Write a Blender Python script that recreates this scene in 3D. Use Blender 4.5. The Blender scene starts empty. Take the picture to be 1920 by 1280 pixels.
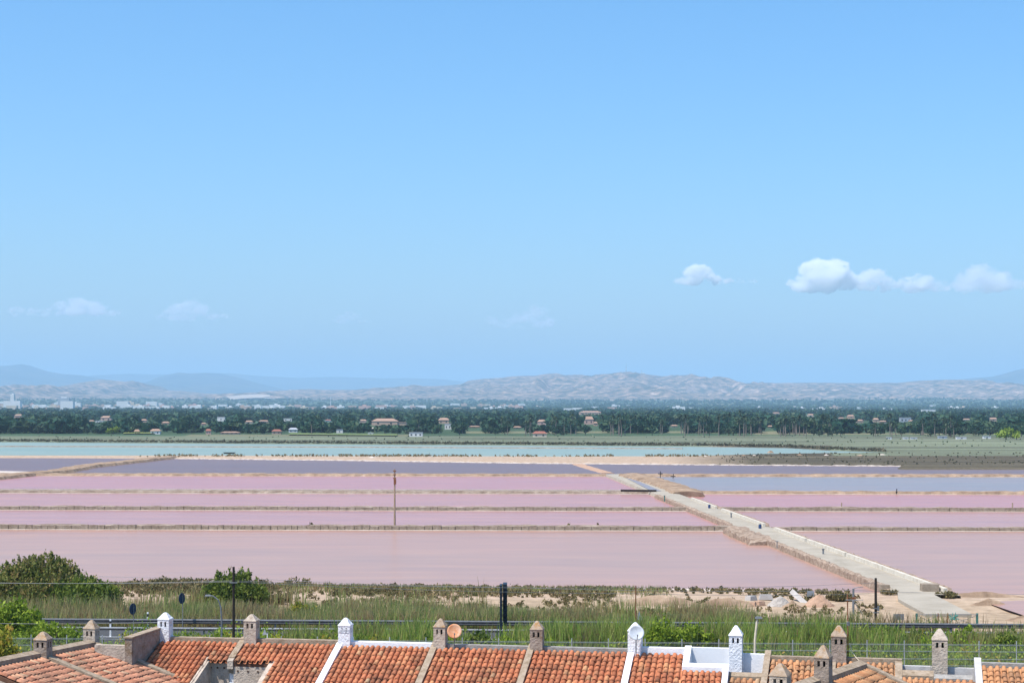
import bpy, math, random
import numpy as np
from mathutils import Matrix, Vector

random.seed(7)
RNG = np.random.default_rng(11)
SC = bpy.context.scene
COL = SC.collection
R = math.radians

# ------------------------------------------------------------------ camera, sky, sun, exposure
F, CX, HY, H = 3300.0, 960.0, 757.0, 17.0      # focal length in photo pixels, principal column, horizon row, eye height
cam_d = bpy.data.cameras.new('camera')
cam = bpy.data.objects.new('camera', cam_d)
COL.objects.link(cam)
cam.location = (0, 0, H)
cam.rotation_euler = (R(90), 0, 0)
cam_d.sensor_width = 36.0
cam_d.sensor_fit = 'HORIZONTAL'
cam_d.lens = F / 1920 * 36
cam_d.shift_y = (HY - 640) / 1920
cam_d.clip_start = 0.5
cam_d.clip_end = 120000
SC.camera = cam

SUN_EL, SUN_AZ = 62.0, -124.0                   # azimuth clockwise from +Y
sdir = Vector((math.sin(R(SUN_AZ)) * math.cos(R(SUN_EL)), math.cos(R(SUN_AZ)) * math.cos(R(SUN_EL)), math.sin(R(SUN_EL))))
sun_d = bpy.data.lights.new('sun', 'SUN')
sun_d.energy = 4.4
sun_d.angle = R(0.53)
sun_d.color = (1.0, 0.95, 0.88)
sun = bpy.data.objects.new('sun', sun_d)
COL.objects.link(sun)
sun.location = (0, 0, 900)
sun.rotation_euler = sdir.to_track_quat('Z', 'Y').to_euler()

world = bpy.data.worlds.new('World')
SC.world = world
world.use_nodes = True
wn = world.node_tree
bg = wn.nodes['Background']
sky = wn.nodes.new('ShaderNodeTexSky')
sky.sky_type = 'NISHITA'
sky.sun_disc = False
sky.sun_elevation = R(SUN_EL)
sky.sun_rotation = R(SUN_AZ)
sky.altitude = 0
sky.air_density = 1.0
sky.dust_density = 1.6
sky.ozone_density = 8.0
hsv = wn.nodes.new('ShaderNodeHueSaturation')
hsv.inputs['Saturation'].default_value = 1.17
hsv.inputs['Hue'].default_value = 0.4945
wn.links.new(sky.outputs[0], hsv.inputs['Color'])
wn.links.new(hsv.outputs[0], bg.inputs[0])
bg.inputs[1].default_value = 0.15

SC.view_settings.view_transform = 'Standard'
SC.view_settings.look = 'None'
SC.view_settings.gamma = 1.0
SC.view_settings.use_curve_mapping = False
SC.view_settings.exposure = 0.48
SC.render.engine = 'CYCLES'
SC.cycles.use_denoising = True
SC.cycles.max_bounces = 24
SC.cycles.diffuse_bounces = 3
SC.cycles.glossy_bounces = 2
SC.cycles.transmission_bounces = 3
SC.cycles.transparent_max_bounces = 8
SC.cycles.volume_bounces = 20
SC.cycles.volume_step_rate = 0.35
SC.cycles.volume_max_steps = 128
SC.cycles.sample_clamp_indirect = 6.0


# ------------------------------------------------------------------ helpers
def lin(r, g, b):
    f = lambda c: (c / 255) / 12.92 if c / 255 <= 0.04045 else ((c / 255 + 0.055) / 1.055) ** 2.4
    return (f(r), f(g), f(b))


def at(px, py, z=0.0):
    """the point of height z seen at photo pixel px, py"""
    Y = F * (H - z) / (py - HY)
    return Vector(((px - CX) / F * Y, Y, z))


def atY(px, py, Y):
    return Vector(((px - CX) / F * Y, Y, H - (py - HY) / F * Y))


def proj(p):
    return CX + F * p[0] / p[1], HY + F * (H - p[2]) / p[1]


def tag(o, label=None, cat=None, group=None, kind=None):
    if label: o['label'] = label
    if cat: o['category'] = cat
    if group: o['group'] = group
    if kind: o['kind'] = kind
    return o


def empty(name, loc, label=None, cat=None, group=None, rz=0.0):
    o = bpy.data.objects.new(name, None)
    COL.objects.link(o)
    o.location = loc
    o.rotation_euler = (0, 0, rz)
    o.empty_display_size = 0.2
    return tag(o, label, cat, group)


def link(name, me, parent=None, world_space=True, mats=None):
    o = bpy.data.objects.new(name, me)
    COL.objects.link(o)
    if parent is not None:
        o.parent = parent
        if world_space:
            q = parent
            while q.parent is not None:
                q = q.parent
            if parent.parent is None:
                o.matrix_parent_inverse = Matrix.LocRotScale(q.location, q.rotation_euler, None).inverted()
    return o


class MB:
    """collects shapes and links them as one mesh object"""
    def __init__(s):
        s.v, s.f, s.m = [], [], []

    def add(s, vs, fs, mi=0):
        b = len(s.v)
        s.v.extend(tuple(v) for v in vs)
        s.f.extend(tuple(i + b for i in f) for f in fs)
        s.m.extend([mi] * len(fs))
        return s

    def hexa(s, p, mi=0):
        """8 corners: bottom 4 counter-clockwise, top 4"""
        return s.add(p, [(3, 2, 1, 0), (4, 5, 6, 7), (0, 1, 5, 4), (1, 2, 6, 5), (2, 3, 7, 6), (3, 0, 4, 7)], mi)

    def box(s, c, d, mi=0, rz=0.0, taper=1.0):
        cx, cy, cz = c
        hx, hy, hz = d[0] / 2, d[1] / 2, d[2] / 2
        co, si = math.cos(rz), math.sin(rz)
        p = []
        for z, t in ((-hz, 1.0), (hz, taper)):
            for x, y in ((-hx, -hy), (hx, -hy), (hx, hy), (-hx, hy)):
                x2, y2 = x * t, y * t
                p.append((cx + x2 * co - y2 * si, cy + x2 * si + y2 * co, cz + z))
        return s.hexa(p, mi)

    def tube(s, pts, r, n=6, mi=0, cap=True):
        pts = [Vector(p) for p in pts]
        rs = r if isinstance(r, (list, tuple)) else [r] * len(pts)
        vs, fs = [], []
        for i, p in enumerate(pts):
            d = (pts[min(i + 1, len(pts) - 1)] - pts[max(i - 1, 0)])
            d = d.normalized() if d.length > 1e-9 else Vector((0, 0, 1))
            a = d.orthogonal().normalized() if abs(d.z) > 0.9 else d.cross(Vector((0, 0, 1))).normalized()
            b = d.cross(a).normalized()
            for k in range(n):
                t = 2 * math.pi * k / n
                vs.append(p + (a * math.cos(t) + b * math.sin(t)) * rs[i])
        for i in range(len(pts) - 1):
            for k in range(n):
                k2 = (k + 1) % n
                fs.append((i * n + k, i * n + k2, (i + 1) * n + k2, (i + 1) * n + k))
        if cap:
            fs.append(tuple(range(n))[::-1])
            fs.append(tuple((len(pts) - 1) * n + k for k in range(n)))
        return s.add(vs, fs, mi)

    def build(s, name, mats, parent=None, world_space=True, smooth=False):
        me = bpy.data.meshes.new(name)
        me.from_pydata(s.v, [], s.f)
        mats = mats if isinstance(mats, (list, tuple)) else [mats]
        for m in mats: me.materials.append(m)
        if len(mats) > 1: me.polygons.foreach_set('material_index', s.m)
        if smooth: me.polygons.foreach_set('use_smooth', [True] * len(s.f))
        me.update()
        return link(name, me, parent, world_space)


def np_mesh(name, v, faces, k, mats, smooth=False):
    """fast mesh from arrays, every face with k corners"""
    me = bpy.data.meshes.new(name)
    v = np.asarray(v, dtype=np.float32); faces = np.asarray(faces, dtype=np.int32)
    me.vertices.add(len(v)); me.vertices.foreach_set('co', v.ravel())
    nf = len(faces)
    me.loops.add(nf * k); me.loops.foreach_set('vertex_index', faces.ravel())
    me.polygons.add(nf)
    me.polygons.foreach_set('loop_start', np.arange(nf, dtype=np.int32) * k)
    try: me.polygons.foreach_set('loop_total', np.full(nf, k, dtype=np.int32))
    except Exception: pass
    for m in (mats if isinstance(mats, (list, tuple)) else [mats]): me.materials.append(m)
    if smooth: me.polygons.foreach_set('use_smooth', np.ones(nf, dtype=bool))
    me.update(calc_edges=True); me.validate()
    return me


# value noise for terrain
_P = RNG.random((256, 256))


def vnoise(x, y):
    x = np.asarray(x, float); y = np.asarray(y, float)
    xi = np.floor(x).astype(int); yi = np.floor(y).astype(int)
    fx, fy = x - xi, y - yi
    fx = fx * fx * (3 - 2 * fx); fy = fy * fy * (3 - 2 * fy)
    g = lambda a, b: _P[a % 256, b % 256]
    return (g(xi, yi) * (1 - fx) + g(xi + 1, yi) * fx) * (1 - fy) + (g(xi, yi + 1) * (1 - fx) + g(xi + 1, yi + 1) * fx) * fy


def fbm(x, y, o=4):
    t, a, n = 0, 1.0, 0
    for i in range(o):
        t = t + a * vnoise(x * 2 ** i + 17 * i, y * 2 ** i + 31 * i); n += a; a *= 0.5
    return t / n


# ------------------------------------------------------------------ materials
def nodes_of(name):
    m = bpy.data.materials.new(name)
    m.use_nodes = True
    nt = m.node_tree
    return m, nt, nt.nodes['Principled BSDF'], nt.nodes['Material Output']


def ramp(nt, stops, interp='LINEAR'):
    r = nt.nodes.new('ShaderNodeValToRGB')
    r.color_ramp.interpolation = interp
    e = r.color_ramp.elements
    while len(e) < len(stops): e.new(0.5)
    for el, (p, c) in zip(e, stops):
        el.position = p; el.color = (*c, 1)
    return r


def noise(nt, scale, detail=4, rough=0.6, src='pos', stretch=None, dist=0.0):
    tc = nt.nodes.new('ShaderNodeNewGeometry') if src == 'pos' else nt.nodes.new('ShaderNodeTexCoord')
    out = tc.outputs['Position'] if src == 'pos' else tc.outputs['Object']
    if stretch:
        mp = nt.nodes.new('ShaderNodeMapping')
        mp.inputs['Scale'].default_value = stretch
        nt.links.new(out, mp.inputs[0]); out = mp.outputs[0]
    n = nt.nodes.new('ShaderNodeTexNoise')
    n.inputs['Scale'].default_value = scale
    n.inputs['Detail'].default_value = detail
    n.inputs['Roughness'].default_value = rough
    n.inputs['Distortion'].default_value = dist
    nt.links.new(out, n.inputs['Vector'])
    return n


def mix(nt, fac, a, b, mode='MIX'):
    m = nt.nodes.new('ShaderNodeMix')
    m.data_type = 'RGBA'; m.blend_type = mode
    for sock, v in ((m.inputs[0], fac), (m.inputs[6], a), (m.inputs[7], b)):
        if hasattr(v, 'links') or isinstance(v, bpy.types.NodeSocket): nt.links.new(v, sock)
        elif isinstance(v, (int, float)): sock.default_value = v
        else: sock.default_value = (*v, 1)
    return m.outputs[2]


def bump(nt, p, h, strength, dist):
    b = nt.nodes.new('ShaderNodeBump')
    b.inputs['Strength'].default_value = strength
    b.inputs['Distance'].default_value = dist
    nt.links.new(h, b.inputs['Height']); nt.links.new(b.outputs[0], p.inputs['Normal'])


def surf(name, cols, scale=3.0, rough=0.85, bmp=0.0, bscale=25.0, bdist=0.02, spec=0.3, detail=5, stretch=None, src='pos', stain=None, metal=0.0):
    """weathered surface: a colour ramp over noise, fine relief, optional stain colour in patches"""
    m, nt, p, out = nodes_of(name)
    n = noise(nt, scale, detail, 0.65, src, stretch)
    k = len(cols)
    r = ramp(nt, [(0.3 + 0.42 * i / max(k - 1, 1), c) for i, c in enumerate(cols)])
    nt.links.new(n.outputs['Fac'], r.inputs[0])
    c = r.outputs[0]
    if stain:
        n2 = noise(nt, stain[1], 6, 0.7, src, stain[3] if len(stain) > 3 else None)
        r2 = ramp(nt, [(stain[2], (0, 0, 0)), (stain[2] + 0.14, (1, 1, 1))])
        nt.links.new(n2.outputs['Fac'], r2.inputs[0])
        c = mix(nt, r2.outputs[0], c, stain[0])
    nt.links.new(c, p.inputs['Base Color'])
    p.inputs['Roughness'].default_value = rough
    p.inputs['Specular IOR Level'].default_value = spec
    p.inputs['Metallic'].default_value = metal
    if bmp:
        nb = noise(nt, bscale, 4, 0.6, src)
        bump(nt, p, nb.outputs['Fac'], bmp, bdist)
    return m


def leaf_mat(name, cols, scale=1.2, trans=0.35, src='pos'):
    """leaves: colour by leaf (random per island) and by clump (noise), part translucent"""
    m, nt, p, out = nodes_of(name)
    g = nt.nodes.new('ShaderNodeNewGeometry')
    n = noise(nt, scale, 3, 0.6, src)
    a = nt.nodes.new('ShaderNodeMath'); a.operation = 'MULTIPLY_ADD'
    a.inputs[1].default_value = 0.45; a.inputs[2].default_value = -0.22
    nt.links.new(g.outputs['Random Per Island'], a.inputs[0])
    b = nt.nodes.new('ShaderNodeMath'); b.operation = 'ADD'
    nt.links.new(a.outputs[0], b.inputs[0]); nt.links.new(n.outputs['Fac'], b.inputs[1])
    k = len(cols)
    r = ramp(nt, [(0.25 + 0.5 * i / max(k - 1, 1), c) for i, c in enumerate(cols)])
    nt.links.new(b.outputs[0], r.inputs[0])
    nt.links.new(r.outputs[0], p.inputs['Base Color'])
    p.inputs['Roughness'].default_value = 0.6
    p.inputs['Specular IOR Level'].default_value = 0.2
    tr = nt.nodes.new('ShaderNodeBsdfTranslucent')
    nt.links.new(r.outputs[0], tr.inputs[0])
    ms = nt.nodes.new('ShaderNodeMixShader'); ms.inputs[0].default_value = trans
    nt.links.new(p.outputs[0], ms.inputs[1]); nt.links.new(tr.outputs[0], ms.inputs[2])
    nt.links.new(ms.outputs[0], out.inputs[0])
    return m


def flat(name, c, rough=0.6, metal=0.0, spec=0.3):
    return surf(name, [tuple(x * 0.8 for x in c), c, tuple(min(x * 1.15, 0.95) for x in c)], 4.0, rough, 0, spec=spec, metal=metal)


def water_mat(name, c1, c2, rough=0.28, spec=0.14, sx=0.004, sy=0.03):
    m, nt, p, out = nodes_of(name)
    n = noise(nt, 1.0, 4, 0.55, 'pos', (sx, sy, 1), 0.6)
    r = ramp(nt, [(0.3, c1), (0.7, c2)])
    nt.links.new(n.outputs['Fac'], r.inputs[0])
    n2 = noise(nt, 1.0, 5, 0.6, 'pos', (sx * 12, sy * 9, 1), 0.3)
    r2 = ramp(nt, [(0.3, (0.85, 0.87, 0.93)), (0.7, (1.09, 1.06, 1.02))])
    nt.links.new(n2.outputs['Fac'], r2.inputs[0])
    nt.links.new(mix(nt, 1.0, r.outputs[0], r2.outputs[0], 'MULTIPLY'), p.inputs['Base Color'])
    p.inputs['Roughness'].default_value = rough
    p.inputs['IOR'].default_value = 1.33
    p.inputs['Specular IOR Level'].default_value = spec
    return m


M = {}
M['stucco'] = surf('beige_stucco', [(.34, .28, .22), (.48, .40, .32), (.56, .48, .39)], 2.5, .95, 1.0, 11, .05, .1, stain=((.24, .18, .12), 1.7, .60))
M['stucco_brown'] = surf('weathered_stucco', [(.22, .17, .13), (.31, .25, .20), (.38, .31, .26)], 3, .95, 1.0, 10, .05, .1, stain=((.20, .13, .07), 2.2, .56))
M['white'] = surf('white_render', [(.70, .71, .72), (.79, .79, .80), (.84, .84, .84)], 1.5, .9, .5, 14, .03, .2)
M['white_rough'] = surf('white_roughcast', [(.62, .64, .67), (.74, .75, .77), (.82, .82, .83)], 4, .92, 1.0, 11, .06, .15)
M['greywall'] = surf('stained_render', [(.36, .34, .33), (.50, .48, .46), (.58, .56, .53)], 1.2, .92, .4, 20, .02, .15, stain=((.25, .23, .22), .9, .60, (1, 1, .35)))
M['terrace'] = surf('grey_white_render', [(.68, .68, .68), (.73, .73, .73), (.78, .78, .77)], .8, .9, .08, 9, .02, .15)
M['mortar'] = surf('old_mortar', [(.22, .165, .11), (.33, .255, .18), (.41, .33, .25)], 4, .95, .8, 18, .03, .1, stain=((.15, .10, .05), 3, .58))
M['mortar_grey'] = surf('grey_mortar', [(.22, .20, .18), (.31, .29, .26), (.37, .35, .32)], 4, .95, .8, 18, .03, .1)
M['slot_shade'] = flat('slot_shade', (.02, .018, .017), .95)  # near-black tone for the shade painted inside the chimney slots
M['deck'] = surf('tile_bed', [(.10, .05, .03), (.16, .08, .05)], 6, .95)
M['cap'] = surf('lichen_cap', [(.30, .22, .15), (.38, .29, .21), (.42, .35, .28)], 5, .95, .8, 20, .03, .1, stain=((.36, .20, .08), 3.5, .52))
M['wood_end'] = flat('beam_end', (.10, .06, .04), .9)
M['dark_wood'] = surf('tarred_pole', [(.018, .013, .01), (.035, .025, .02)], 8, .9, stretch=(1, 1, .2))
M['old_wood'] = surf('weathered_pole', [(.28, .20, .13), (.38, .29, .20)], 8, .9, stretch=(1, 1, .2))
M['galv'] = surf('galvanised_steel', [(.34, .36, .38), (.44, .46, .48), (.52, .54, .55)], 3, .45, spec=.5, metal=.5)
M['steel_dark'] = surf('dull_steel', [(.16, .17, .18), (.24, .25, .26)], 3, .6, metal=.4)
M['rust'] = surf('rusty_steel', [(.12, .05, .025), (.22, .09, .04), (.30, .15, .08)], 8, .9)
M['navy'] = surf('dark_navy_sheet', [(.010, .018, .030), (.018, .030, .048)], 3, .5)
M['sign_back'] = surf('dark_sign_back', [(.015, .03, .06), (.03, .05, .09)], 3, .6)
M['whitepaint'] = flat('white_paint', (.75, .76, .77), .6)
M['blackpaint'] = flat('black_paint', (.02, .02, .02), .6)
M['dish'] = flat('pale_dish', (.52, .55, .58), .55)
M['dish_rust'] = surf('rusted_dish', [(.50, .16, .06), (.60, .30, .16), (.66, .50, .38)], 3.5, .85, detail=6)
M['cream'] = flat('cream_pole', (.62, .55, .42), .6)
M['blueplastic'] = flat('blue_plastic', (.03, .06, .15), .5)
M['greenpaint'] = flat('green_paint', (.05, .16, .13), .6)
M['teal'] = flat('teal_netting', (.02, .28, .24), .7)
M['asphalt'] = surf('asphalt', [(.05, .05, .05), (.07, .07, .068)], 2, .9)
M['rail'] = surf('rail_shaded_face', [(.035, .037, .04), (.06, .062, .066), (.085, .088, .09)], 3, .7, spec=.25)  # beam coloured nearly black to hold the shade on its face
M['concrete'] = surf('causeway_concrete', [(.30, .262, .205), (.355, .315, .25), (.405, .36, .29)], .35, .95, .3, 8, .02, .05, stain=((.26, .23, .18), .12, .60, (1, .25, 1)))
M['pale_face'] = surf('pale_wall_face', [(.42, .37, .29), (.54, .49, .40), (.62, .57, .48)], 1.2, .9, .4, 6, .03, .15)  # paler than the rubble, for the parapet's inner face
M['rubble'] = surf('rubble_stone', [(.17, .12, .085), (.31, .23, .17), (.43, .34, .26)], 2.2, .95, 1.0, 5, .1, .1)
M['blockstone'] = surf('sandstone_block', [(.20, .155, .11), (.30, .24, .18), (.40, .33, .255)], 2.0, .95, .6, 8, .03, .1)
M['dike'] = surf('dike_earth', [(.15, .105, .075), (.26, .20, .15), (.38, .31, .24)], .6, .95, .8, 3, .1, .1)
M['dike_orange'] = surf('ochre_dike_earth', [(.17, .115, .075), (.30, .21, .14), (.42, .31, .215)], .5, .95, .6, 3, .1, .1)
M['salt'] = surf('salt_crust', [(.44, .37, .30), (.58, .50, .43)], .8, .9)
M['dirt'] = surf('dirt_heap', [(.38, .24, .16), (.48, .32, .22)], 1.5, .95, 1.0, 4, .12, .1)
M['gravel'] = surf('gravel_heap', [(.34, .30, .26), (.48, .44, .39)], 2.5, .95, 1.0, 6, .12, .1)
M['slab'] = surf('pale_slab', [(.34, .31, .28), (.44, .41, .38)], 1.5, .9)
M['bark'] = surf('bark', [(.10, .075, .055), (.17, .13, .10)], 6, .95)
M['palm_bark'] = surf('palm_bark', [(.15, .12, .10), (.22, .18, .15)], 6, .95)

# roof tiles: fired clay, each tile its own tone, with soot and lichen in patches
def tile_material(name, stops, dark):
    m, nt, p, out = nodes_of(name)
    oi = nt.nodes.new('ShaderNodeObjectInfo')
    r = ramp(nt, stops)
    nt.links.new(oi.outputs['Random'], r.inputs[0])
    n = noise(nt, 1.1, 6, 0.7)
    r2 = ramp(nt, [(0.45, (0, 0, 0)), (0.70, (.9, .9, .9))])
    nt.links.new(n.outputs['Fac'], r2.inputs[0])
    c = mix(nt, r2.outputs[0], r.outputs[0], dark)
    n3 = noise(nt, 14, 4, 0.7)
    r3 = ramp(nt, [(0.3, (.72, .70, .68)), (0.7, (1.12, 1.1, 1.08))])
    nt.links.new(n3.outputs['Fac'], r3.inputs[0])
    nt.links.new(mix(nt, 1.0, c, r3.outputs[0], 'MULTIPLY'), p.inputs['Base Color'])
    p.inputs['Roughness'].default_value = .88
    p.inputs['Specular IOR Level'].default_value = .2
    bump(nt, p, noise(nt, 40, 3).outputs['Fac'], .3, .01)
    return m


M['tile'] = tile_material('clay_tile', [(0, (.33, .118, .058)), (.16, (.46, .155, .074)), (.5, (.535, .195, .095)), (.9, (.56, .225, .11)), (.985, (.58, .29, .14)), (1, (.46, .32, .19))], (.14, .075, .048))
M['tile_pale'] = tile_material('pale_pink_tile', [(0, (.48, .20, .115)), (.2, (.60, .265, .155)), (.6, (.66, .315, .19)), (.93, (.68, .37, .22)), (1, (.58, .42, .26))], (.26, .145, .095))  # paler, pinker clay tones than the main row
M['tile_orange'] = tile_material('orange_tile', [(0, (.42, .20, .095)), (.2, (.50, .235, .112)), (.6, (.56, .275, .13)), (.93, (.58, .32, .16)), (1, (.48, .33, .20))], (.20, .125, .078))

M['leaf_tamarisk'] = leaf_mat('tamarisk_leaf', [(.075, .10, .02), (.15, .18, .04), (.25, .25, .065), (.34, .25, .10)], 1.0, .4)
M['leaf_dark'] = leaf_mat('dark_leaf', [(.05, .085, .012), (.13, .18, .025), (.24, .28, .05)], 1.2, .4)
M['leaf_green'] = leaf_mat('fresh_leaf', [(.085, .14, .012), (.21, .30, .025), (.34, .42, .045)], 1.2, .4)
M['leaf_yellow'] = leaf_mat('yellow_green_leaf', [(.09, .13, .014), (.24, .27, .025), (.42, .38, .045), (.44, .28, .06)], .8, .4)
M['scrub'] = leaf_mat('saltbush', [(.09, .085, .03), (.17, .14, .055), (.22, .18, .075), (.26, .18, .09)], .5, .25)
M['reed'] = leaf_mat('reed_blade', [(.27, .18, .09), (.38, .29, .14), (.37, .33, .14), (.27, .31, .095), (.20, .27, .07)], .30, .4)
M['reed_mixed'] = leaf_mat('mixed_reed_blade', [(.25, .18, .09), (.36, .30, .12), (.26, .31, .08), (.20, .29, .055), (.38, .37, .13)], .35, .4)
M['reed_green'] = leaf_mat('green_reed_blade', [(.26, .21, .09), (.27, .30, .075), (.20, .31, .05), (.29, .38, .075), (.42, .40, .13)], .35, .4)
M['far_leaf'] = leaf_mat('distant_foliage', [(.008, .036, .022), (.016, .058, .030), (.034, .082, .036), (.065, .10, .045)], .05, .2)
M['far_leaf2'] = leaf_mat('distant_olive_foliage', [(.028, .055, .03), (.05, .08, .042), (.08, .11, .055)], .05, .2)
M['marsh_leaf'] = leaf_mat('marsh_plants', [(.14, .18, .105), (.19, .22, .135), (.23, .24, .15)], .03, .2)
M['dark_marsh_leaf'] = leaf_mat('dark_marsh_plants', [(.085, .085, .05), (.125, .115, .065), (.17, .145, .09)], .05, .2)
M['palm_leaf'] = leaf_mat('palm_frond', [(.022, .055, .03), (.045, .082, .042), (.085, .115, .06)], .2, .2)
M['far_lime'] = leaf_mat('lime_foliage', [(.14, .22, .03), (.26, .33, .04)], .2, .15)

# ------------------------------------------------------------------ ground: one sheet out to the horizon
P_SHORE = lambda X: 162.4 - 0.10 * X            # where the near land meets the first salt pan
STRIP_NEAR = ([-700, 310, 640, 1000, 1280, 1600, 1920, 2700], [855.6, 859.3, 862.8, 868.3, 870.8, 873, 875, 878])
STRIP_FAR = ([-700, 310, 640, 1000, 1280, 1390, 1480, 1667, 1720, 2700], [855.2, 855.2, 856.4, 857.3, 856.5, 853.5, 851.5, 849.5, 835, 835])
LAG_FAR = ([-700, 0, 640, 1280, 1480, 1560, 1667, 1690, 2700], [824, 828.5, 832.8, 836.5, 839.5, 844.5, 848, 880, 880])


def rise(Y):
    t = np.clip((np.asarray(Y, float) - 5200) / 7000, 0, 1)
    return 62 * t * t * (3 - 2 * t)


def ground_z(X, Y):
    X = np.asarray(X, float); Y = np.asarray(Y, float)
    z = np.full(X.shape, -0.45)
    sh = P_SHORE(X)
    near = 0.35 + 0.35 * (fbm(X * .12, Y * .12) - .5) + np.clip((128 - Y) / 12, 0, 1) * .35
    near = near * np.clip(.22 + (sh - Y) / 16, .22, 1)
    t = np.clip((sh + 1.2 - Y) / 3.0, 0, 1)
    z = np.where(Y < sh + 1.2, -0.45 + (near + 0.45) * t * t * (3 - 2 * t), z)
    # sand strip, saltmarsh and the far shore of the lagoon
    px = CX + F * X / np.maximum(Y, 1); py = HY + F * H / np.maximum(Y, 1)
    wob = (fbm(X * .05, Y * .05, 3) - .5) * 1.6
    sn = np.interp(px, *STRIP_NEAR); sf = np.interp(px, *STRIP_FAR); lf = np.interp(px, *LAG_FAR)
    strip = np.minimum(sn + wob * .5 - py, py - sf + wob * .5)
    far = np.interp(px, LAG_FAR[0], LAG_FAR[1]) - py + wob * .3
    zz = np.clip(np.maximum(strip, far) * .5, -.45, .45) + .06
    z = np.where(Y > 440, zz, z)
    z = np.where(Y > 900, .4 + .6 * (fbm(X * .01, Y * .01) - .5), z)
    return z + rise(Y)


ys = np.concatenate([np.linspace(-60, 88, 12), np.linspace(92, 178, 110), np.linspace(182, 440, 24), np.linspace(446, 900, 150), np.geomspace(920, 46000, 70)])
ss = np.linspace(-1, 1, 301)
Yg, Sg = np.meshgrid(ys, ss, indexing='ij')
Xg = Sg * (75 + 0.42 * np.maximum(Yg, 0)) * np.where(Yg > 3000, 1.35, 1.0)
Zg = ground_z(Xg, Yg)
nr, nc = Yg.shape
idx = np.arange(nr * nc).reshape(nr, nc)
faces = np.stack([idx[:-1, :-1], idx[:-1, 1:], idx[1:, 1:], idx[1:, :-1]], -1).reshape(-1, 4)


def ground_colour(X, Y):
    px = CX + F * X / np.maximum(Y, 1); py = HY + F * H / np.maximum(Y, 1)
    c = np.zeros(X.shape + (3,))
    sand = np.array([.43, .325, .235]); earth = np.array([.26, .20, .12]); marsh = np.array([.142, .166, .105]); dark = np.array([.10, .085, .055])
    c[:] = sand
    n = fbm(X * .06, Y * .06)[..., None]
    c = np.where((Y < 150)[..., None], sand * n * 1.15 + earth * (1 - n), c)
    c = np.where((Y < 128)[..., None], earth * .9, c)
    m = np.clip((px - 1250) / 160, 0, 1)[..., None] * (Y > 430)[..., None]
    b = np.clip((py - 868) / 3, 0, 1)[..., None]
    n2 = fbm(X * .03, Y * .12)[..., None]
    md = dark * (.25 + 1.6 * fbm(X * .02, Y * .16)[..., None])
    c = c * (1 - m) + md * m
    fl = (Y > 700) | ((px > 1560) & (Y > 560))
    mm = marsh * (.35 + 1.25 * fbm(X * .010, Y * .07)[..., None]) + np.array([.02, .01, .012]) * fbm(X * .02 + 9, Y * .03)[..., None]
    c = np.where(fl[..., None] & (Y > 560)[..., None], mm, c)
    orch = np.array([.055, .095, .05]) * (.5 + 1.1 * fbm(X * .006 + 5, Y * .012)[..., None])
    fld = fbm(X * .003 + 40, Y * .009 + 3)[..., None]
    orch = np.where(fld > .70, np.array([.21, .20, .12]), orch)
    c = np.where((Y > 905)[..., None], orch, c)
    far = np.array([.075, .10, .065]) * (.5 + 1.0 * fbm(X * .0012, Y * .002)[..., None])
    k = np.clip((Y - 6500) / 3000, 0, 1)[..., None]
    c = np.where((Y > 905)[..., None], c * (1 - k) + far * k, c)
    return c


gme = np_mesh('ground', np.stack([Xg, Yg, Zg], -1).reshape(-1, 3), faces, 4, [], True)
ca = gme.color_attributes.new('soil', 'FLOAT_COLOR', 'POINT')
gc = np.ones((nr * nc, 4), np.float32); gc[:, :3] = ground_colour(Xg, Yg).reshape(-1, 3)
ca.data.foreach_set('color', gc.ravel())
m, nt, p, out = nodes_of('ground_soil')
a = nt.nodes.new('ShaderNodeVertexColor'); a.layer_name = 'soil'
n = noise(nt, .9, 6, .7)
r = ramp(nt, [(.3, (.62, .60, .56)), (.7, (1.22, 1.2, 1.18))])
nt.links.new(n.outputs['Fac'], r.inputs[0])
nt.links.new(mix(nt, 1.0, a.outputs[0], r.outputs[0], 'MULTIPLY'), p.inputs['Base Color'])
p.inputs['Roughness'].default_value = .95
p.inputs['Specular IOR Level'].default_value = .1
gme.materials.append(m)
tag(link('ground', gme), 'flat pale earth and marsh stretching from the houses to the hills', kind='structure')

# ------------------------------------------------------------------ water: each pan a sheet between its dikes
AX = lambda Y: 32.1 + (Y - 237.7) * -0.0465       # centre line of the causeway


def dike_Y(Y0, X):
    """a dike crosses the causeway axis at Y0, square to it"""
    return Y0 - 0.030 * (X - AX(Y0))


D = {1: 237.0, 2: 280.5, 3: 334.0, 4: 415.0}
XL, XR = -260, 330


def sheet(name, pts, mat, label, kind='structure'):
    me = bpy.data.meshes.new(name)
    me.from_pydata([tuple(p) for p in pts], [], [tuple(range(len(pts)))])
    me.materials.append(mat); me.update()
    if me.polygons[0].normal.z < 0: me.flip_normals()
    return tag(link(name, me), label, kind=kind)


W = {
    'front': water_mat('pale_pink_brine', (.365, .222, .165), (.395, .222, .160)),
    'p2': water_mat('lilac_pink_brine', (.375, .205, .180), (.40, .21, .175)),
    'p3': water_mat('rose_brine', (.385, .198, .168), (.405, .200, .163)),
    'p4': water_mat('magenta_rose_brine', (.378, .184, .170), (.398, .178, .154)),
    'r2': water_mat('mauve_brine', (.36, .21, .185), (.39, .212, .175)),
    'r3': water_mat('pink_brine', (.39, .185, .168), (.41, .188, .162)),
    'r4': water_mat('bluish_brine', (.215, .20, .195), (.265, .20, .19)),
    'purple': water_mat('purple_brine', (.150, .082, .072), (.180, .098, .078), .3, .16),
    'lagoon': water_mat('turquoise_lagoon', (.21, .275, .215), (.25, .30, .23), .3, .14),
}


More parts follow.
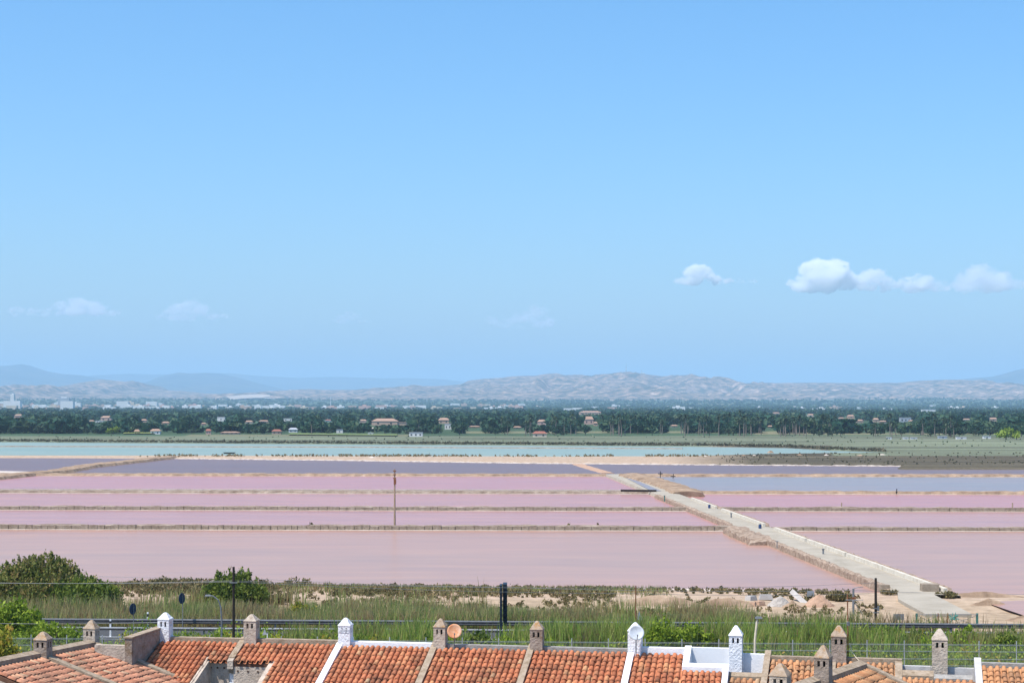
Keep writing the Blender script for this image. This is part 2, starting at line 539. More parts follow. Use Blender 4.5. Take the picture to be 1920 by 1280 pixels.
def pan(name, k0, k1, side, mat, label):
    y = lambda k, X: P_SHORE(X) - 2.5 if k == 0 else dike_Y(D[k], X)
    xs = (XL, AX(D[max(k0, 1)])) if side < 0 else (AX(D[max(k0, 1)]), XR)
    sheet(name, [(xs[0], y(k0, xs[0]), 0), (xs[1], y(k0, xs[1]), 0), (AX(D[k1]) if side < 0 else xs[1], y(k1, xs[1] if side > 0 else AX(D[k1])), 0), (xs[0] if side < 0 else AX(D[k1]), y(k1, xs[0]), 0)], mat, label)


pan('salt_pan', 0, 1, -1, W['front'], 'wide pale pink salt pan nearest the houses, left of the causeway')
pan('salt_pan', 1, 2, -1, W['p2'], 'narrow lilac pink salt pan just behind the block wall, left of the causeway')
pan('salt_pan', 2, 3, -1, W['p3'], 'rose pink salt pan left of the causeway, between the lilac and magenta pans')
pan('salt_pan', 3, 4, -1, W['p4'], 'magenta pink salt pan left of the causeway, farthest of the pink ones')
pan('salt_pan', 0, 1, 1, W['front'], 'wide pale pink salt pan nearest the houses, right of the causeway')
pan('salt_pan', 1, 2, 1, W['r2'], 'mauve salt pan right of the causeway behind the first dike')
pan('salt_pan', 2, 3, 1, W['r3'], 'strong pink salt pan right of the causeway in front of the bluish pan')
pan('salt_pan', 3, 4, 1, W['r4'], 'bluish lilac salt pan right of the causeway')
mid = [at(px, py) for px, py in ((-900, 855.4), (310, 857), (640, 860), (1000, 863), (1280, 864), (1920, 868), (2700, 871))]
sheet('salt_pan', [(-340, dike_Y(D[4], -340), 0), (420, dike_Y(D[4], 420), 0)] + [tuple(p) for p in mid[::-1]], W['purple'], 'long dark purple salt pan below the turquoise lagoon')
sheet('lagoon', [tuple(p) for p in mid] + [(760, 930, 0), (-620, 930, 0)], W['lagoon'], 'turquoise lagoon in front of the green plain')
sheet('salt_pan', [tuple(at(*q, .42)) for q in ((1795, 1106), (1920, 1108), (2080, 1112), (2080, 1150), (1935, 1152), (1885, 1143), (1850, 1128))][::-1][:0] or
      [tuple(at(*q, .45)) for q in ((1846, 1128), (1890, 1143), (1935, 1158), (2100, 1160), (2100, 1126), (1935, 1124))], W['front'], 'small pink basin at the right edge below the large pan')


def rough_strip(pts, half, top, n, seed, base=-0.3, jit=.25):
    """an uneven bank along pts: flat-topped cross-section, edges wandering; returns an MB"""
    mb = MB()
    rr = random.Random(seed)
    P = [Vector((p[0], p[1], 0)) for p in pts]
    L = [0]
    for a_, b_ in zip(P, P[1:]): L.append(L[-1] + (b_ - a_).length)
    vs = []
    for i in range(n + 1):
        s = L[-1] * i / n
        k = max(j for j in range(len(P) - 1) if L[j] <= s + 1e-6)
        t = (s - L[k]) / max(L[k + 1] - L[k], 1e-6)
        c = P[k].lerp(P[k + 1], min(t, 1)); d = (P[k + 1] - P[k]).normalized(); nn = Vector((-d.y, d.x, 0))
        h = half * (1 + jit * (rr.random() - .5)); tp = top * (1 + jit * 1.2 * (rr.random() - .5))
        for off, z in ((-h * 1.35, base), (-h, tp * .85), (-h * .3, tp), (h * .35, tp * 1.02), (h, tp * .8), (h * 1.35, base)):
            q = c + nn * (off + (rr.random() - .5) * jit * half * .4)
            vs.append((q.x, q.y, z))
    fs = [(i * 6 + k, (i + 1) * 6 + k, (i + 1) * 6 + k + 1, i * 6 + k + 1) for i in range(n) for k in range(5)]
    fs += [tuple(range(6)), tuple(n * 6 + k for k in range(6))[::-1]]
    mb.add(vs, fs)
    return mb


def block_meshes(mat):
    out = []
    for k in range(6):
        rr = random.Random(k)
        mb = MB()
        j = lambda: (rr.random() - .5) * .06
        p = [(x + j(), y + j(), z + j()) for z in (-.5, .5) for x, y in ((-.5, -.5), (.5, -.5), (.5, .5), (-.5, .5))]
        mb.hexa(p)
        me = bpy.data.meshes.new('stone_block'); me.from_pydata(mb.v, [], mb.f); me.materials.append(mat); me.update()
        out.append(me)
    return out


BLOCKS = block_meshes(M['blockstone'])


def dike(name, k, x0, x1, half, top, label, mat, blocks=0.0, salt=True, y_off=0.0):
    n = int((x1 - x0) / 1.6)
    pts = [(x0, dike_Y(D[k], x0) + y_off), (x1, dike_Y(D[k], x1) + y_off)]
    o = rough_strip(pts, half, top, n, int(k * 7 + x0 * 3)).build(name, mat, smooth=False)
    tag(o, label, 'dike', 'dikes between the salt pans')
    if salt:
        mb = MB()
        vs = []
        for i in range(n + 1):
            X = x0 + (x1 - x0) * i / n
            Y = dike_Y(D[k], X) + y_off - half
            w = .35 + .5 * random.random()
            vs += [(X, Y - w - .35, .012), (X, Y + .1, .05)]
        mb.add(vs, [(2 * i, 2 * i + 2, 2 * i + 3, 2 * i + 1) for i in range(n)])
        mb.build('salt_crust', M['salt'], o)
    if blocks:
        X = x0 + .6
        while X < x1 - .6 and X < 88:
            w = blocks * random.uniform(.75, 1.3)
            hgt = top * random.uniform(.85, 1.12)
            b = bpy.data.objects.new('stone_block', random.choice(BLOCKS)); COL.objects.link(b)
            b.parent = o
            b.location = (X + w / 2, dike_Y(D[k], X + w / 2) + y_off - half - .1 + random.uniform(-.06, .06), hgt / 2 - .06)
            b.scale = (w - .07, .45, hgt + .1)
            b.rotation_euler = (random.uniform(-.04, .04), random.uniform(-.03, .03), -.03 + random.uniform(-.03, .03))
            if X > -85: pass
            X += w
    return o


dike('dike', 1, -88, AX(D[1]) - 2.5, 1.0, .62, 'sandstone block dike behind the wide front pan, left of the causeway', M['dike'], 1.05)
dike('dike', 1, AX(D[1]) + 2.8, 130, .7, .5, 'brown dike behind the wide front pan, right of the causeway', M['dike'], 1.6)
dike('dike', 2, -110, AX(D[2]) - 2.2, 1.0, .58, 'dike between the lilac and rose pans, left of the causeway', M['dike'], 1.5)
dike('dike', 2, AX(D[2]) + 2.6, 150, .9, .62, 'dike in front of the strong pink pan, right of the causeway', M['dike'], 1.9)
dike('dike', 3, -125, AX(D[3]) - 1.5, 1.6, .5, 'pale topped dike between the rose and magenta pans, left of the causeway', M['dike'])
dike('dike', 3, AX(D[3]) + 3.0, 180, 1.5, .55, 'sandy dike between the bluish and strong pink pans, right of the causeway', M['dike_orange'])
dike('dike', 4, -125, AX(D[4]) - 1.5, 2.6, .55, 'sandy dike between the magenta and purple pans, left of the causeway', M['dike_orange'])
dike('dike', 4, AX(D[4]) + 1.0, 230, 2.6, .55, 'sandy dike between the bluish and purple pans, right of the causeway', M['dike_orange'])

# white ledge along the third dike
mb = MB()
for i in range(60):
    X = -118 + i * 2.45
    if X > 24: break
    mb.box((X + 1.2, dike_Y(D[3], X) + .9, .56), (2.4, .5, .22 + .06 * random.random()), rz=-.03)
tag(mb.build('salt_ledge', M['salt']), 'white salt ledge running along the pale topped dike', kind='stuff')

# diagonal track at the far left, thin lagoon dike, drowned track in the purple pan
tag(rough_strip([at(-60, 903), at(60, 890), at(110, 886), at(160, 876), at(320, 858.5)], 2.6, .75, 70, 5).build('track_bank', M['dike_orange']), 'ochre track bank running diagonally at the far left to the lagoon', 'bank')
tag(rough_strip([at(-400, 855.5), at(330, 857)], 1.3, .35, 90, 6).build('lagoon_bank', M['salt']), 'thin white bank between the purple pan and the lagoon at the left', 'bank')
tag(rough_strip([at(-300, 836.3), at(0, 837), at(640, 838.3), at(1280, 841.2)], 1.5, .3, 160, 8).build('lagoon_dike', M['dike']), 'thin brown dike line out in the turquoise lagoon', 'dike')
tag(rough_strip([at(px, np.interp(px, *STRIP_NEAR) + .3) for px in (330, 480, 640, 820, 1000, 1140, 1280, 1450, 1600, 1760, 1920, 2100)], .8, .22, 260, 29, jit=.8).build('salt_shoreline', M['salt']), 'thin white salt line edging the far side of the purple pan', 'shoreline')
tag(rough_strip([at(1058, 861), at(1095, 874), at(1140, 887)], 1.5, .12, 30, 9).build('drowned_track', M['dirt']), 'reddish half drowned track crossing the purple pan beyond the causeway', 'track')
tag(rough_strip([(X, P_SHORE(X) - .9) for X in range(-75, 32, 6)], .55, .16, 150, 37, jit=.9).build('salt_waterline', M['salt']), 'thin pale salt line where the front pan meets the shore', 'shoreline')
# small basin left of the diagonal track
sheet('dry_basin', [tuple(at(*q, .05)) for q in ((-60, 896), (45, 889), (100, 884.5), (-60, 881))], M['salt'], 'pale dried basin at the far left between dikes')

# ------------------------------------------------------------------ causeway
Y0, Y1 = 151.5, 412.0
mb = MB()
n = 90
vs = []
for i in range(n + 1):
    Y = Y0 + (Y1 - Y0) * i / n
    x = AX(Y); j = lambda: random.uniform(-.08, .08)
    for dx, z in ((-2.2, -.4), (-1.9 + j(), .56), (0, .62), (1.75, .58), (2.5, .5), (2.7, -.4)):
        vs.append((x + dx, Y, z))
mb.add(vs, [(i * 6 + k, i * 6 + k + 1, (i + 1) * 6 + k + 1, (i + 1) * 6 + k) for i in range(n) for k in range(5)])
tag(mb.build('causeway_road', M['concrete']), 'straight pale concrete causeway road crossing the pink pans', kind='structure')
# the apron where it meets the near land
ap = [at(1683, 1109, .63), at(1742, 1109, .63), at(1765, 1121, .63), at(1822, 1150, .63), at(1735, 1150, .63), at(1684, 1122, .63)]
mb = MB(); mb.add(ap + [Vector((p_.x, p_.y, .2)) for p_ in ap], [(5, 4, 3, 2, 1, 0)] + [(i, (i + 1) % 6, (i + 1) % 6 + 6, i + 6) for i in range(6)])
tag(mb.build('concrete_apron', M['concrete']), 'pale concrete apron where the causeway meets the shore', kind='structure')


def wall_run(name, ya, yb, dx0, dx1, z0, z1, step, jit, mats, label, cat, group, seed, face=None):
    """a rough stone wall along the causeway, from Y=ya to yb"""
    rr = random.Random(seed)
    n = max(2, int(abs(yb - ya) / step))
    mb = MB(); vs = []
    for i in range(n + 1):
        Y = ya + (yb - ya) * i / n
        x = AX(Y); j = lambda s=1.0: (rr.random() - .5) * jit * s
        ze = z1 * (.55 if i in (0, n) and jit > .1 else 1)
        vs += [(x + dx0 - .1 + j(), Y, z0), (x + dx0 + j(.6), Y, ze * .8 + j()), (x + (dx0 + dx1) / 2, Y, ze + j()), (x + dx1 + j(.6), Y, ze * .9 + j()), (x + dx1 + .1 + j(), Y, z0)]
    fs = [(i * 5 + k, i * 5 + k + 1, (i + 1) * 5 + k + 1, (i + 1) * 5 + k) for i in range(n) for k in range(4)]
    mb.add(vs, fs)
    mb.f += [tuple(range(5))[::-1], tuple(n * 5 + k for k in range(5))]; mb.m += [0, 0]
    o = mb.build(name, mats[0])
    tag(o, label, cat, group)
    if face:
        f = MB(); vs = []
        for i in range(n + 1):
            Y = ya + (yb - ya) * i / n
            x = AX(Y) + dx0 - .12
            vs += [(x - .14, Y, .45), (x - .10, Y, face + (rr.random() - .5) * .05), (x + .22, Y, face + .01), (x + .22, Y, .45)]
        f.add(vs, [(i * 4 + k, i * 4 + k + 1, (i + 1) * 4 + k + 1, (i + 1) * 4 + k) for i in range(n) for k in range(3)])
        f.f += [(3, 2, 1, 0), tuple(n * 4 + k for k in range(4))]; f.m += [0, 0]
        f.build('pale_inner_face', mats[1], o)
    return o


yY = lambda py, z=.9: F * (H - z) / (py - HY)
segs = [(933, 949.5, 'the far end'), (953.5, 982, 'between the two blue barrels'), (989, 1010, 'just past the nearer blue barrel'), (1011.5, 1037, 'in the middle of its run beside the front pan'), (1038, 1104, 'nearest the shore')]
for i, (pa, pb, where) in enumerate(segs):
    wall_run('parapet_wall', yY(pb), yY(pa), 1.75, 2.45, -.3, 1.0, .9, .16, (M['rubble'], M['pale_face']), 'low stone parapet with white inner face on the causeway, ' + where, 'wall', 'parapet walls along the right of the causeway', 40 + i, face=.98)
for i, (pa, pb, label) in enumerate([(927, 983, 'low rubble edge wall on the left of the causeway beyond the block dike'), (1012, 1100, 'long low rubble edge wall on the left of the causeway by the shore')]):
    wall_run('edge_wall', yY(pb, .6), yY(pa, .6), -2.5, -1.9, -.3, .75, .7, .2, (M['rubble'],), label, 'wall', 'edge walls on the left of the causeway', 60 + i)
wall_run('rubble_bank', yY(1014, .5), yY(992, .5), -4.6, -1.9, -.3, .85, .8, .5, (M['rubble'],), 'brown rubble bank bulging from the causeway at the block dike', 'bank', None, 66)
# end pier of the right wall
mb = MB(); pr = at(1731, 1108, .6)
mb.box((pr.x + .6, pr.y + .2, .75), (1.5, 1.1, 1.0), taper=.96)
tag(mb.build('wall_pier', M['blockstone']), 'squat stone pier ending the causeway parapet at the shore', 'pier')
mb = MB(); pr = at(1658, 1101, .5)
mb.box((pr.x, pr.y, .5), (.9, .8, .55), taper=.95)
tag(mb.build('stone_block_stump', M['blockstone']), 'low pale stone block at the near left end of the causeway', 'block')
# channel with sandy bank at the far end of the causeway
sheet('channel', [tuple(at(*q, .66)) for q in ((1172, 894.5), (1181, 894.5), (1240, 920), (1222, 920))], W['r4'], 'narrow bluish channel beside the far end of the causeway')
tag(rough_strip([at(1186, 893, .5), at(1225, 903, .5), at(1262, 914, .5), at(1290, 926, .5)], 2.6, 1.15, 30, 23).build('sand_bank', M['dike_orange']), 'ochre sand bank beside the far end of the causeway', 'bank')
mb = MB(); a_, b_ = at(1164, 918.8, .8), at(1231, 919.5, .8)
mb.hexa([(a_.x, a_.y, .55), (b_.x, b_.y, .55), (b_.x, b_.y + .5, .55), (a_.x, a_.y + .5, .55), (a_.x, a_.y, .95), (b_.x, b_.y, .95), (b_.x, b_.y + .5, .95), (a_.x, a_.y + .5, .95)])
tag(mb.build('footbridge', M['dark_wood']), 'dark low footbridge beam across the channel', 'bridge')

# ------------------------------------------------------------------ road behind the houses
RD = lambda X: 123.0 - 0.045 * X
road = MB(); vs = []
for i in range(41):
    X = -80 + 4 * i
    for dy, z in ((-4.2, .3), (-3.6, 1.02), (2.6, 1.02), (3.4, .3)):
        vs.append((X, RD(X) + dy - .4, z))
road.add(vs, [(i * 4 + k, (i + 1) * 4 + k, (i + 1) * 4 + k + 1, i * 4 + k + 1) for i in range(40) for k in range(3)])
tag(road.build('road', M['asphalt']), 'grey coast road behind the houses between two guardrails', kind='structure')
ln = MB()
for dy in (-3.0, 2.0):
    ln.add([(-80, RD(-80) + dy - .4, 1.026), (80, RD(80) + dy - .4, 1.026), (80, RD(80) + dy - .28, 1.026), (-80, RD(-80) + dy - .28, 1.026)], [(0, 1, 2, 3)])
tag(ln.build('road_marking', M['whitepaint']), 'thin white edge lines on the coast road', kind='structure')


def guardrail(name, dy, ztop, x0, x1, label, mat, th=1.0):
    t = empty(name, (x0, RD(x0) + dy, 1.0), label, 'guardrail')
    prof = [(o_, ztop - d_ * th) for o_, d_ in ((0, 0), (-.05, .05), (-.05, .10), (0, .155), (-.05, .21), (-.05, .26), (0, .31))]
    mb = MB(); n = 40; vs = []
    for i in range(n + 1):
        X = x0 + (x1 - x0) * i / n
        for oy, z in prof: vs.append((X, RD(X) + dy + oy, z))
    k = len(prof)
    mb.add(vs, [(i * k + j, (i + 1) * k + j, (i + 1) * k + j + 1, i * k + j + 1) for i in range(n) for j in range(k - 1)])
    mb.build('rail_beam', mat, t)
    eb = MB(); vs = []
    for i in range(n + 1):
        X = x0 + (x1 - x0) * i / n
        vs += [(X, RD(X) + dy - .03, ztop - .035), (X, RD(X) + dy - .01, ztop + .03), (X, RD(X) + dy + .05, ztop + .03)]
    eb.add(vs, [(i * 3 + j, (i + 1) * 3 + j, (i + 1) * 3 + j + 1, i * 3 + j + 1) for i in range(n) for j in range(2)])
    eb.build('rail_lit_edge', M['steel_dark'], t)  # lighter strip painted along the top where the beam catches light
    X = x0 + 1
    while X < x1:
        pb = MB(); pb.box((X, RD(X) + dy + .1, (ztop + .3) / 2), (.12, .14, ztop - .3))
        pb.build('rail_post', M['steel_dark'], t)
        X += 4.0
    return t


guardrail('guardrail', 2.6, 1.50, -42, 44, 'steel guardrail along the far side of the coast road', M['rail'])
guardrail('guardrail', -4.0, 1.70, -42, 44, 'slim steel guardrail along the near side of the coast road', M['rail'], .45)


# ------------------------------------------------------------------ terraced houses
class Row:
    def __init__(s, px, py, z, Rdir, Vdir, pitch, drop=0.0):
        s.O = at(px, py, z); s.R, s.V, s.tp, s.drop = Vector((*Rdir, 0)), Vector((*Vdir, 0)), math.tan(R(pitch)), drop
        s.S = (s.V + Vector((0, 0, -s.tp))).normalized()          # down the slope
        s.U = (s.R + Vector((0, 0, -s.drop))).normalized()
        s.N = s.S.cross(s.U).normalized()
        if s.N.z < 0: s.N = -s.N
        s.az = math.atan2(s.R.y, s.R.x)

    def P(s, u, v, dz=0.0):
        """a point at u along the ridge, v out from it, dz above the roof plane"""
        return s.O + s.R * u + s.V * v + Vector((0, 0, -s.tp * v - s.drop * u + dz))

    def Pz(s, u, v, z):
        q = s.O + s.R * u + s.V * v
        return Vector((q.x, q.y, z))

    def u_of(s, px, v=0.0):
        t = (px - CX) / F
        b = s.O + s.V * v
        return (t * b.y - b.x) / (s.R.x - t * s.R.y)

    def v_of(s, py, u):
        lo, hi = 0.0, 8.0
        for _ in range(40):
            mid_ = (lo + hi) / 2
            if proj(s.P(u, mid_))[1] < py: lo = mid_
            else: hi = mid_
        return lo

    def box(s, mb, u0, u1, v0, v1, dz0, dz1, mi=0, level=None):
        """a bar that follows the roof slope; level: absolute bottom instead of dz0"""
        b = [s.P(u0, v1, dz0), s.P(u1, v1, dz0), s.P(u1, v0, dz0), s.P(u0, v0, dz0)]
        t = [s.P(u0, v1, dz1), s.P(u1, v1, dz1), s.P(u1, v0, dz1), s.P(u0, v0, dz1)]
        if level is not None: b = [Vector((q.x, q.y, level)) for q in b]
        return mb.hexa([tuple(q) for q in b + t], mi)

    def zbox(s, mb, u0, u1, v0, v1, z0, z1, mi=0):
        b = [s.Pz(u0, v1, z0), s.Pz(u1, v1, z0), s.Pz(u1, v0, z0), s.Pz(u0, v0, z0)]
        t = [s.Pz(u0, v1, z1), s.Pz(u1, v1, z1), s.Pz(u1, v0, z1), s.Pz(u0, v0, z1)]
        return mb.hexa([tuple(q) for q in b + t], mi)


TILE_STEP, TILE_W = .375, .232


def tile_mesh(mat, seed):
    """a barrel cover tile over half of the pan tile beside it: x across, y down the slope, z out"""
    rr = random.Random(seed)
    mb = MB(); L = .45; n = 6
    r0, r1 = .078, .100
    vs = []
    for y, r, lift in ((0, r0, .012), (L, r1, .040)):
        for th in (0, -.016):
            for k in range(n + 1):
                a_ = math.pi * k / n
                vs.append((-(r + th) * math.cos(a_), y, lift + (r + th) * .92 * math.sin(a_)))
    q = n + 1
    fs = []
    for k in range(n):
        fs.append((k, k + 1, 2 * q + k + 1, 2 * q + k))
        fs.append((2 * q + k, 2 * q + k + 1, 3 * q + k + 1, 3 * q + k))      # thickness at the lower edge
    mb.add(vs, fs)
    vs = []; n2 = 4
    for y, r, lift in ((.05, .085, .055), (.05 + L, .072, .03)):
        for k in range(n2 + 1):
            a_ = math.pi * (1 + k / n2)
            vs.append((.116 + r * math.cos(a_), y, lift + r * .75 * math.sin(a_)))
    q = n2 + 1
    mb.add(vs, [(k, k + 1, q + k + 1, q + k) for k in range(n2)])
    me = bpy.data.meshes.new('roof_tile'); me.from_pydata(mb.v, [], mb.f); me.materials.append(mat)
    me.polygons.foreach_set('use_smooth', [True] * len(mb.f)); me.update()
    return me


TILES = {k: tile_mesh(M[k], i) for i, k in enumerate(('tile', 'tile_pale', 'tile_orange'))}


def lay_tiles(row, roof, u0, u1, v0, v1, kind, limit=300, seed=0):
    """rows of tiles from v0 down to v1 (as far as the picture shows them)"""
    rr = random.Random(seed)
    cosp = 1 / math.sqrt(1 + row.tp ** 2)
    dv = TILE_STEP * cosp
    ncol = max(1, round((u1 - u0) / TILE_W)); w = (u1 - u0) / ncol
    cnt = 0
    k = 0
    rows = []
    while v0 + k * dv < v1 - .05:
        rows.append(v0 + k * dv); k += 1
    for v in rows:
        for c in range(ncol):
            u = u0 + (c + .5) * w
            q = row.P(u, v, .03)
            pp = proj(q)
            if pp[1] > 1288 or pp[0] < -14 or pp[0] > 1934: continue
            o = bpy.data.objects.new('roof_tile', TILES[kind]); COL.objects.link(o)
            o.parent = roof
            Mx = Matrix((row.U, row.S, row.N)).transposed().to_4x4()
            Mx.translation = q + row.U * rr.uniform(-.012, .012) + row.S * rr.uniform(-.03, .03) + row.N * rr.uniform(-.006, .01)
            slip = rr.random() < .035
            if slip: Mx.translation = Mx.translation + row.S * rr.uniform(.03, .09) + row.N * .012
            o.matrix_basis = Mx @ Matrix.Rotation(rr.uniform(-.05, .05) * (3 if slip else 1), 4, 'Z') @ Matrix.Rotation(rr.uniform(-.03, .03), 4, 'Y') @ Matrix.Scale(w / TILE_W, 4, (1, 0, 0))
            cnt += 1
    return cnt


def make_chimney(parent, c, rz, w, hbody, hcap, mbody, mcap, seed=0, base=.0):
    """roughcast chimney with two slots on each face under a pointed hood; c: centre of its foot"""
    rr = random.Random(seed)
    x, y, z = c
    mb = MB()
    lower = hbody - .30
    mb.box((x, y, z + (lower - 1.2) / 2), (w, w, lower + 1.2), 0, rz)
    co, si = math.cos(rz), math.sin(rz)
    pw = w * .23
    for sx in (-1, 0, 1):
        for sy in (-1, 0, 1):
            if sx == 0 and sy == 0: continue
            ww = (pw if sx else w * .20, pw if sy else w * .20)
            if sx == 0: ww = (w * .20, w * .14)
            if sy == 0: ww = (w * .14, w * .20)
            lx = sx * (w / 2 - ww[0] / 2 - (0 if sx and sy else .002)); ly = sy * (w / 2 - ww[1] / 2 - (0 if sx and sy else .002))
            mb.box((x + lx * co - ly * si, y + lx * si + ly * co, z + lower + .105), (ww[0], ww[1], .21), 0, rz)
    mb.box((x, y, z + lower + .255), (w * 1.0, w * 1.0, .09), 0, rz)
    ch = mb.build('chimney', mbody, parent)
    # hood: a concave pyramid with a blunt tip
    hb = MB(); vs = []
    prof = [(1.08, 0), (1.04, .09), (.72, .42), (.42, .76), (.20, .96), (.05, 1.0)]
    for s_, t in prof:
        for sx, sy in ((-1, -1), (1, -1), (1, 1), (-1, 1)):
            lx, ly = sx * s_ * w / 2 + rr.uniform(-.008, .008), sy * s_ * w / 2 + rr.uniform(-.008, .008)
            vs.append((x + lx * co - ly * si, y + lx * si + ly * co, z + hbody + hcap * t))
    fs = [(3, 2, 1, 0)] + [(i * 4 + k, i * 4 + (k + 1) % 4, (i + 1) * 4 + (k + 1) % 4, (i + 1) * 4 + k) for i in range(len(prof) - 1) for k in range(4)] + [tuple((len(prof) - 1) * 4 + k for k in range(4))]
    hb.add(vs, fs)
    cp = hb.build('chimney_hood', mcap, ch); cp.matrix_parent_inverse = Matrix.Identity(4)
    fl = MB(); fl.box((x, y, z + lower + .10), (w * .45, w * .45, .2), 0, rz)  # near-black block puts the darkness behind the slots into colour
    f2 = fl.build('slot_shade_core', M['slot_shade'], ch); f2.matrix_parent_inverse = Matrix.Identity(4)
    return ch


def house(row, label, u0, u1, segs, kind, wall_mat, parapet, chimney=None, walls=(), base=.8, depth=6.5, vback=-.28, seed=0, group='terraced houses'):
    """segs: (ua, ub, v_start, v_end, z_floor or None): strips of roof; where a strip starts late or ends early there is a terrace pit"""
    b = row.Pz((u0 + u1) / 2, 1.0, base)
    t = empty('terraced_house', b, label, 'house', group)
    body = MB(); deck = MB()
    roof = None
    # walls under each strip, top follows the roof
    for (ua, ub, va, vb) in segs:
        row.box(body, ua, ub, va, vb, 0, -.16, level=base)
        row.box(deck, ua, ub, va, vb, -.155, .0)
    body.build('wall', wall_mat, t)
    roof = deck.build('roof', M['deck'], t)
    for i, (ua, ub, va, vb) in enumerate(segs):
        lay_tiles(row, roof, ua + .02, ub - .02, va + .06, vb, kind, seed=seed * 10 + i)
    for (nm, args, mat_) in walls:
        mb = MB()
        for a_ in (args if isinstance(args, list) else [args]):
            if a_[0] == 's': row.box(mb, *a_[1:])
            else: row.zbox(mb, *a_[1:])
        mb.build(nm, M[mat_], t)
    if chimney: make_chimney(t, *chimney, seed=seed)
    return t


AZ = 10.4
MAIN = Row(740, 1213, 7.0, (math.cos(R(AZ)), -math.sin(R(AZ))), (-math.sin(R(AZ)), -math.cos(R(AZ))), 21.1)
U = MAIN.u_of
RZ = MAIN.az


def chim(row, px, v, body, cap, w=.55, top=.95, hood=.36, dz=.05):
    u = row.u_of(px, v)
    q = row.P(u, v, 0)
    return ((q.x, q.y, row.P(u, 0, 0).z + dz), row.az, w, top, hood, body, cap)


def party(u, mat_, w=.26, h=.17, v0=-.25, v1=6.4):
    return ('party_wall', ('s', u - w / 2, u + w / 2, v0, v1, -.6, h), mat_)


def parapet(u0, u1, mat_, h=.24, v0=-.30, v1=.02, z=7.0):
    return ('ridge_parapet', ('z', u0, u1, v0, v1, z - 1.2, z + h), mat_)


us = [U(x) for x in (303, 455, 638, 815, 996, 1184, 1367)]
w2 = .13
# recess (roof terrace) shared by the two left houses
ve1 = MAIN.v_of(1235, U(420)); ve2 = MAIN.v_of(1242, U(480))
ur0 = U(389, ve1 * 0 + ve1); ur1 = U(512, ve2)
h1 = house(MAIN, 'terraced house with white chimney by the dark raised gable wall', us[0], us[1],
           [(us[0], ur0, 0, 6.4), (ur0, us[1] - w2, 0, ve1)], 'tile', M['stucco'], None,
           chim(MAIN, 310, -.05, M['white_rough'], M['white_rough'], .50, .72, .28, .22),
           [parapet(us[0], us[1], 'mortar', .20),
            ('gable_wall', [('z', us[0] - .30, us[0] - .002, -.32, 3.2, 2.0, 7.55)], 'stucco_brown'),
            ('wall_coping', [('z', us[0] - .34, us[0] + .04, -.36, 3.24, 7.552, 7.60)], 'mortar'),
            ('boundary_wall', [('z', us[0] - 1.6, us[0] - .302, 2.95, 3.2, 2.0, 7.25)], 'stucco'),
            ('terrace_wall', [('z', ur0, us[1] - w2, ve1 - .45, ve1 - .22, 3.2, MAIN.P(0, ve1).z - .10), ('z', ur0 + .001, us[1] - w2, ve1 - .22, 6.3, 3.0, 3.2)], 'terrace'),
            ('terrace_side_wall', ('s', ur0 - .05, ur0 + .16, ve1 - .1, 6.4, -2.6, .05), 'stucco'),
            ], seed=1)
h2 = house(MAIN, 'terraced house with stubby beige chimney, left of the one edged in white', us[1], us[2],
           [(us[1] + w2, ur1, 0, ve2), (ur1, us[2] - w2, 0, 6.4)], 'tile', M['stucco'], None,
           chim(MAIN, 472, -.05, M['stucco'], M['stucco'], .53, .74, .27, .22),
           [parapet(us[1], us[2], 'mortar', .22), ('party_wall', ('s', us[1] - .13, us[1] + .13, -.25, ve1 + .1, -.5, .16), 'mortar'),
            ('party_wall_end', ('s', us[1] - .12, us[1] + .12, ve1 + .1, ve1 + .3, -.22, .12), 'stucco'),
            ('terrace_wall', [('z', us[1] - w2 + .01, ur1, ve2 - .45, ve2 - .22, 3.2, MAIN.P(0, ve2).z - .10), ('z', us[1] + .1, ur1 - .001, ve2 - .22, 6.3, 3.0, 3.2)], 'terrace'),
            ('downpipe', ('z', us[1] - .05, us[1] + .11, ve1 + .2, ve1 + .36, 3.2, 5.6), 'white'),
            ('terrace_side_wall', ('s', ur1 - .16, ur1 + .05, ve2 - .1, 6.4, -2.6, .05), 'stucco')], seed=2)
for hh, ua, ub, ve, cnt in ((h1, ur0, us[1] - .2, ve1, 3), (h2, us[1] + .1, ur1, ve2, 4)):
    for k in range(cnt):
        u = ua + (ub - ua) * (k + .5) / cnt
        mb = MB(); q = MAIN.P(u, ve - .2, -.42)
        mb.tube([q, q + MAIN.V * .22], .045, 8)
        mb.build('beam_end', M['wood_end'], hh)
house(MAIN, 'terraced house edged in white: white party wall, ridge and slatted white chimney', us[2], us[3],
      [(us[2] + w2, us[3] - w2, 0, 6.4)], 'tile', M['white'], None,
      chim(MAIN, 648, -.05, M['white_rough'], M['white_rough'], .50, .76, .31, .10),
      [parapet(us[2], us[3] - .13, 'white', .20), party(us[2], 'white')], seed=3)
q = MAIN.P(U(648, -.05), -.05); ct = MAIN.P(U(648, -.05), 0).z + .10 + .76 - .30 + .105
mb = MB(); mb.box((q.x - MAIN.V.x * -.235, q.y + MAIN.V.y * .255, ct), (.46, .02, .035), rz=RZ); mb.box((q.x + MAIN.V.x * .255, q.y + MAIN.V.y * .255, ct + .06), (.46, .02, .03), rz=RZ); mb.box((q.x + MAIN.V.x * .255, q.y + MAIN.V.y * .255, ct - .06), (.46, .02, .03), rz=RZ)
mb.build('chimney_slat', M['white_rough'], bpy.data.objects['terraced_house.002'])
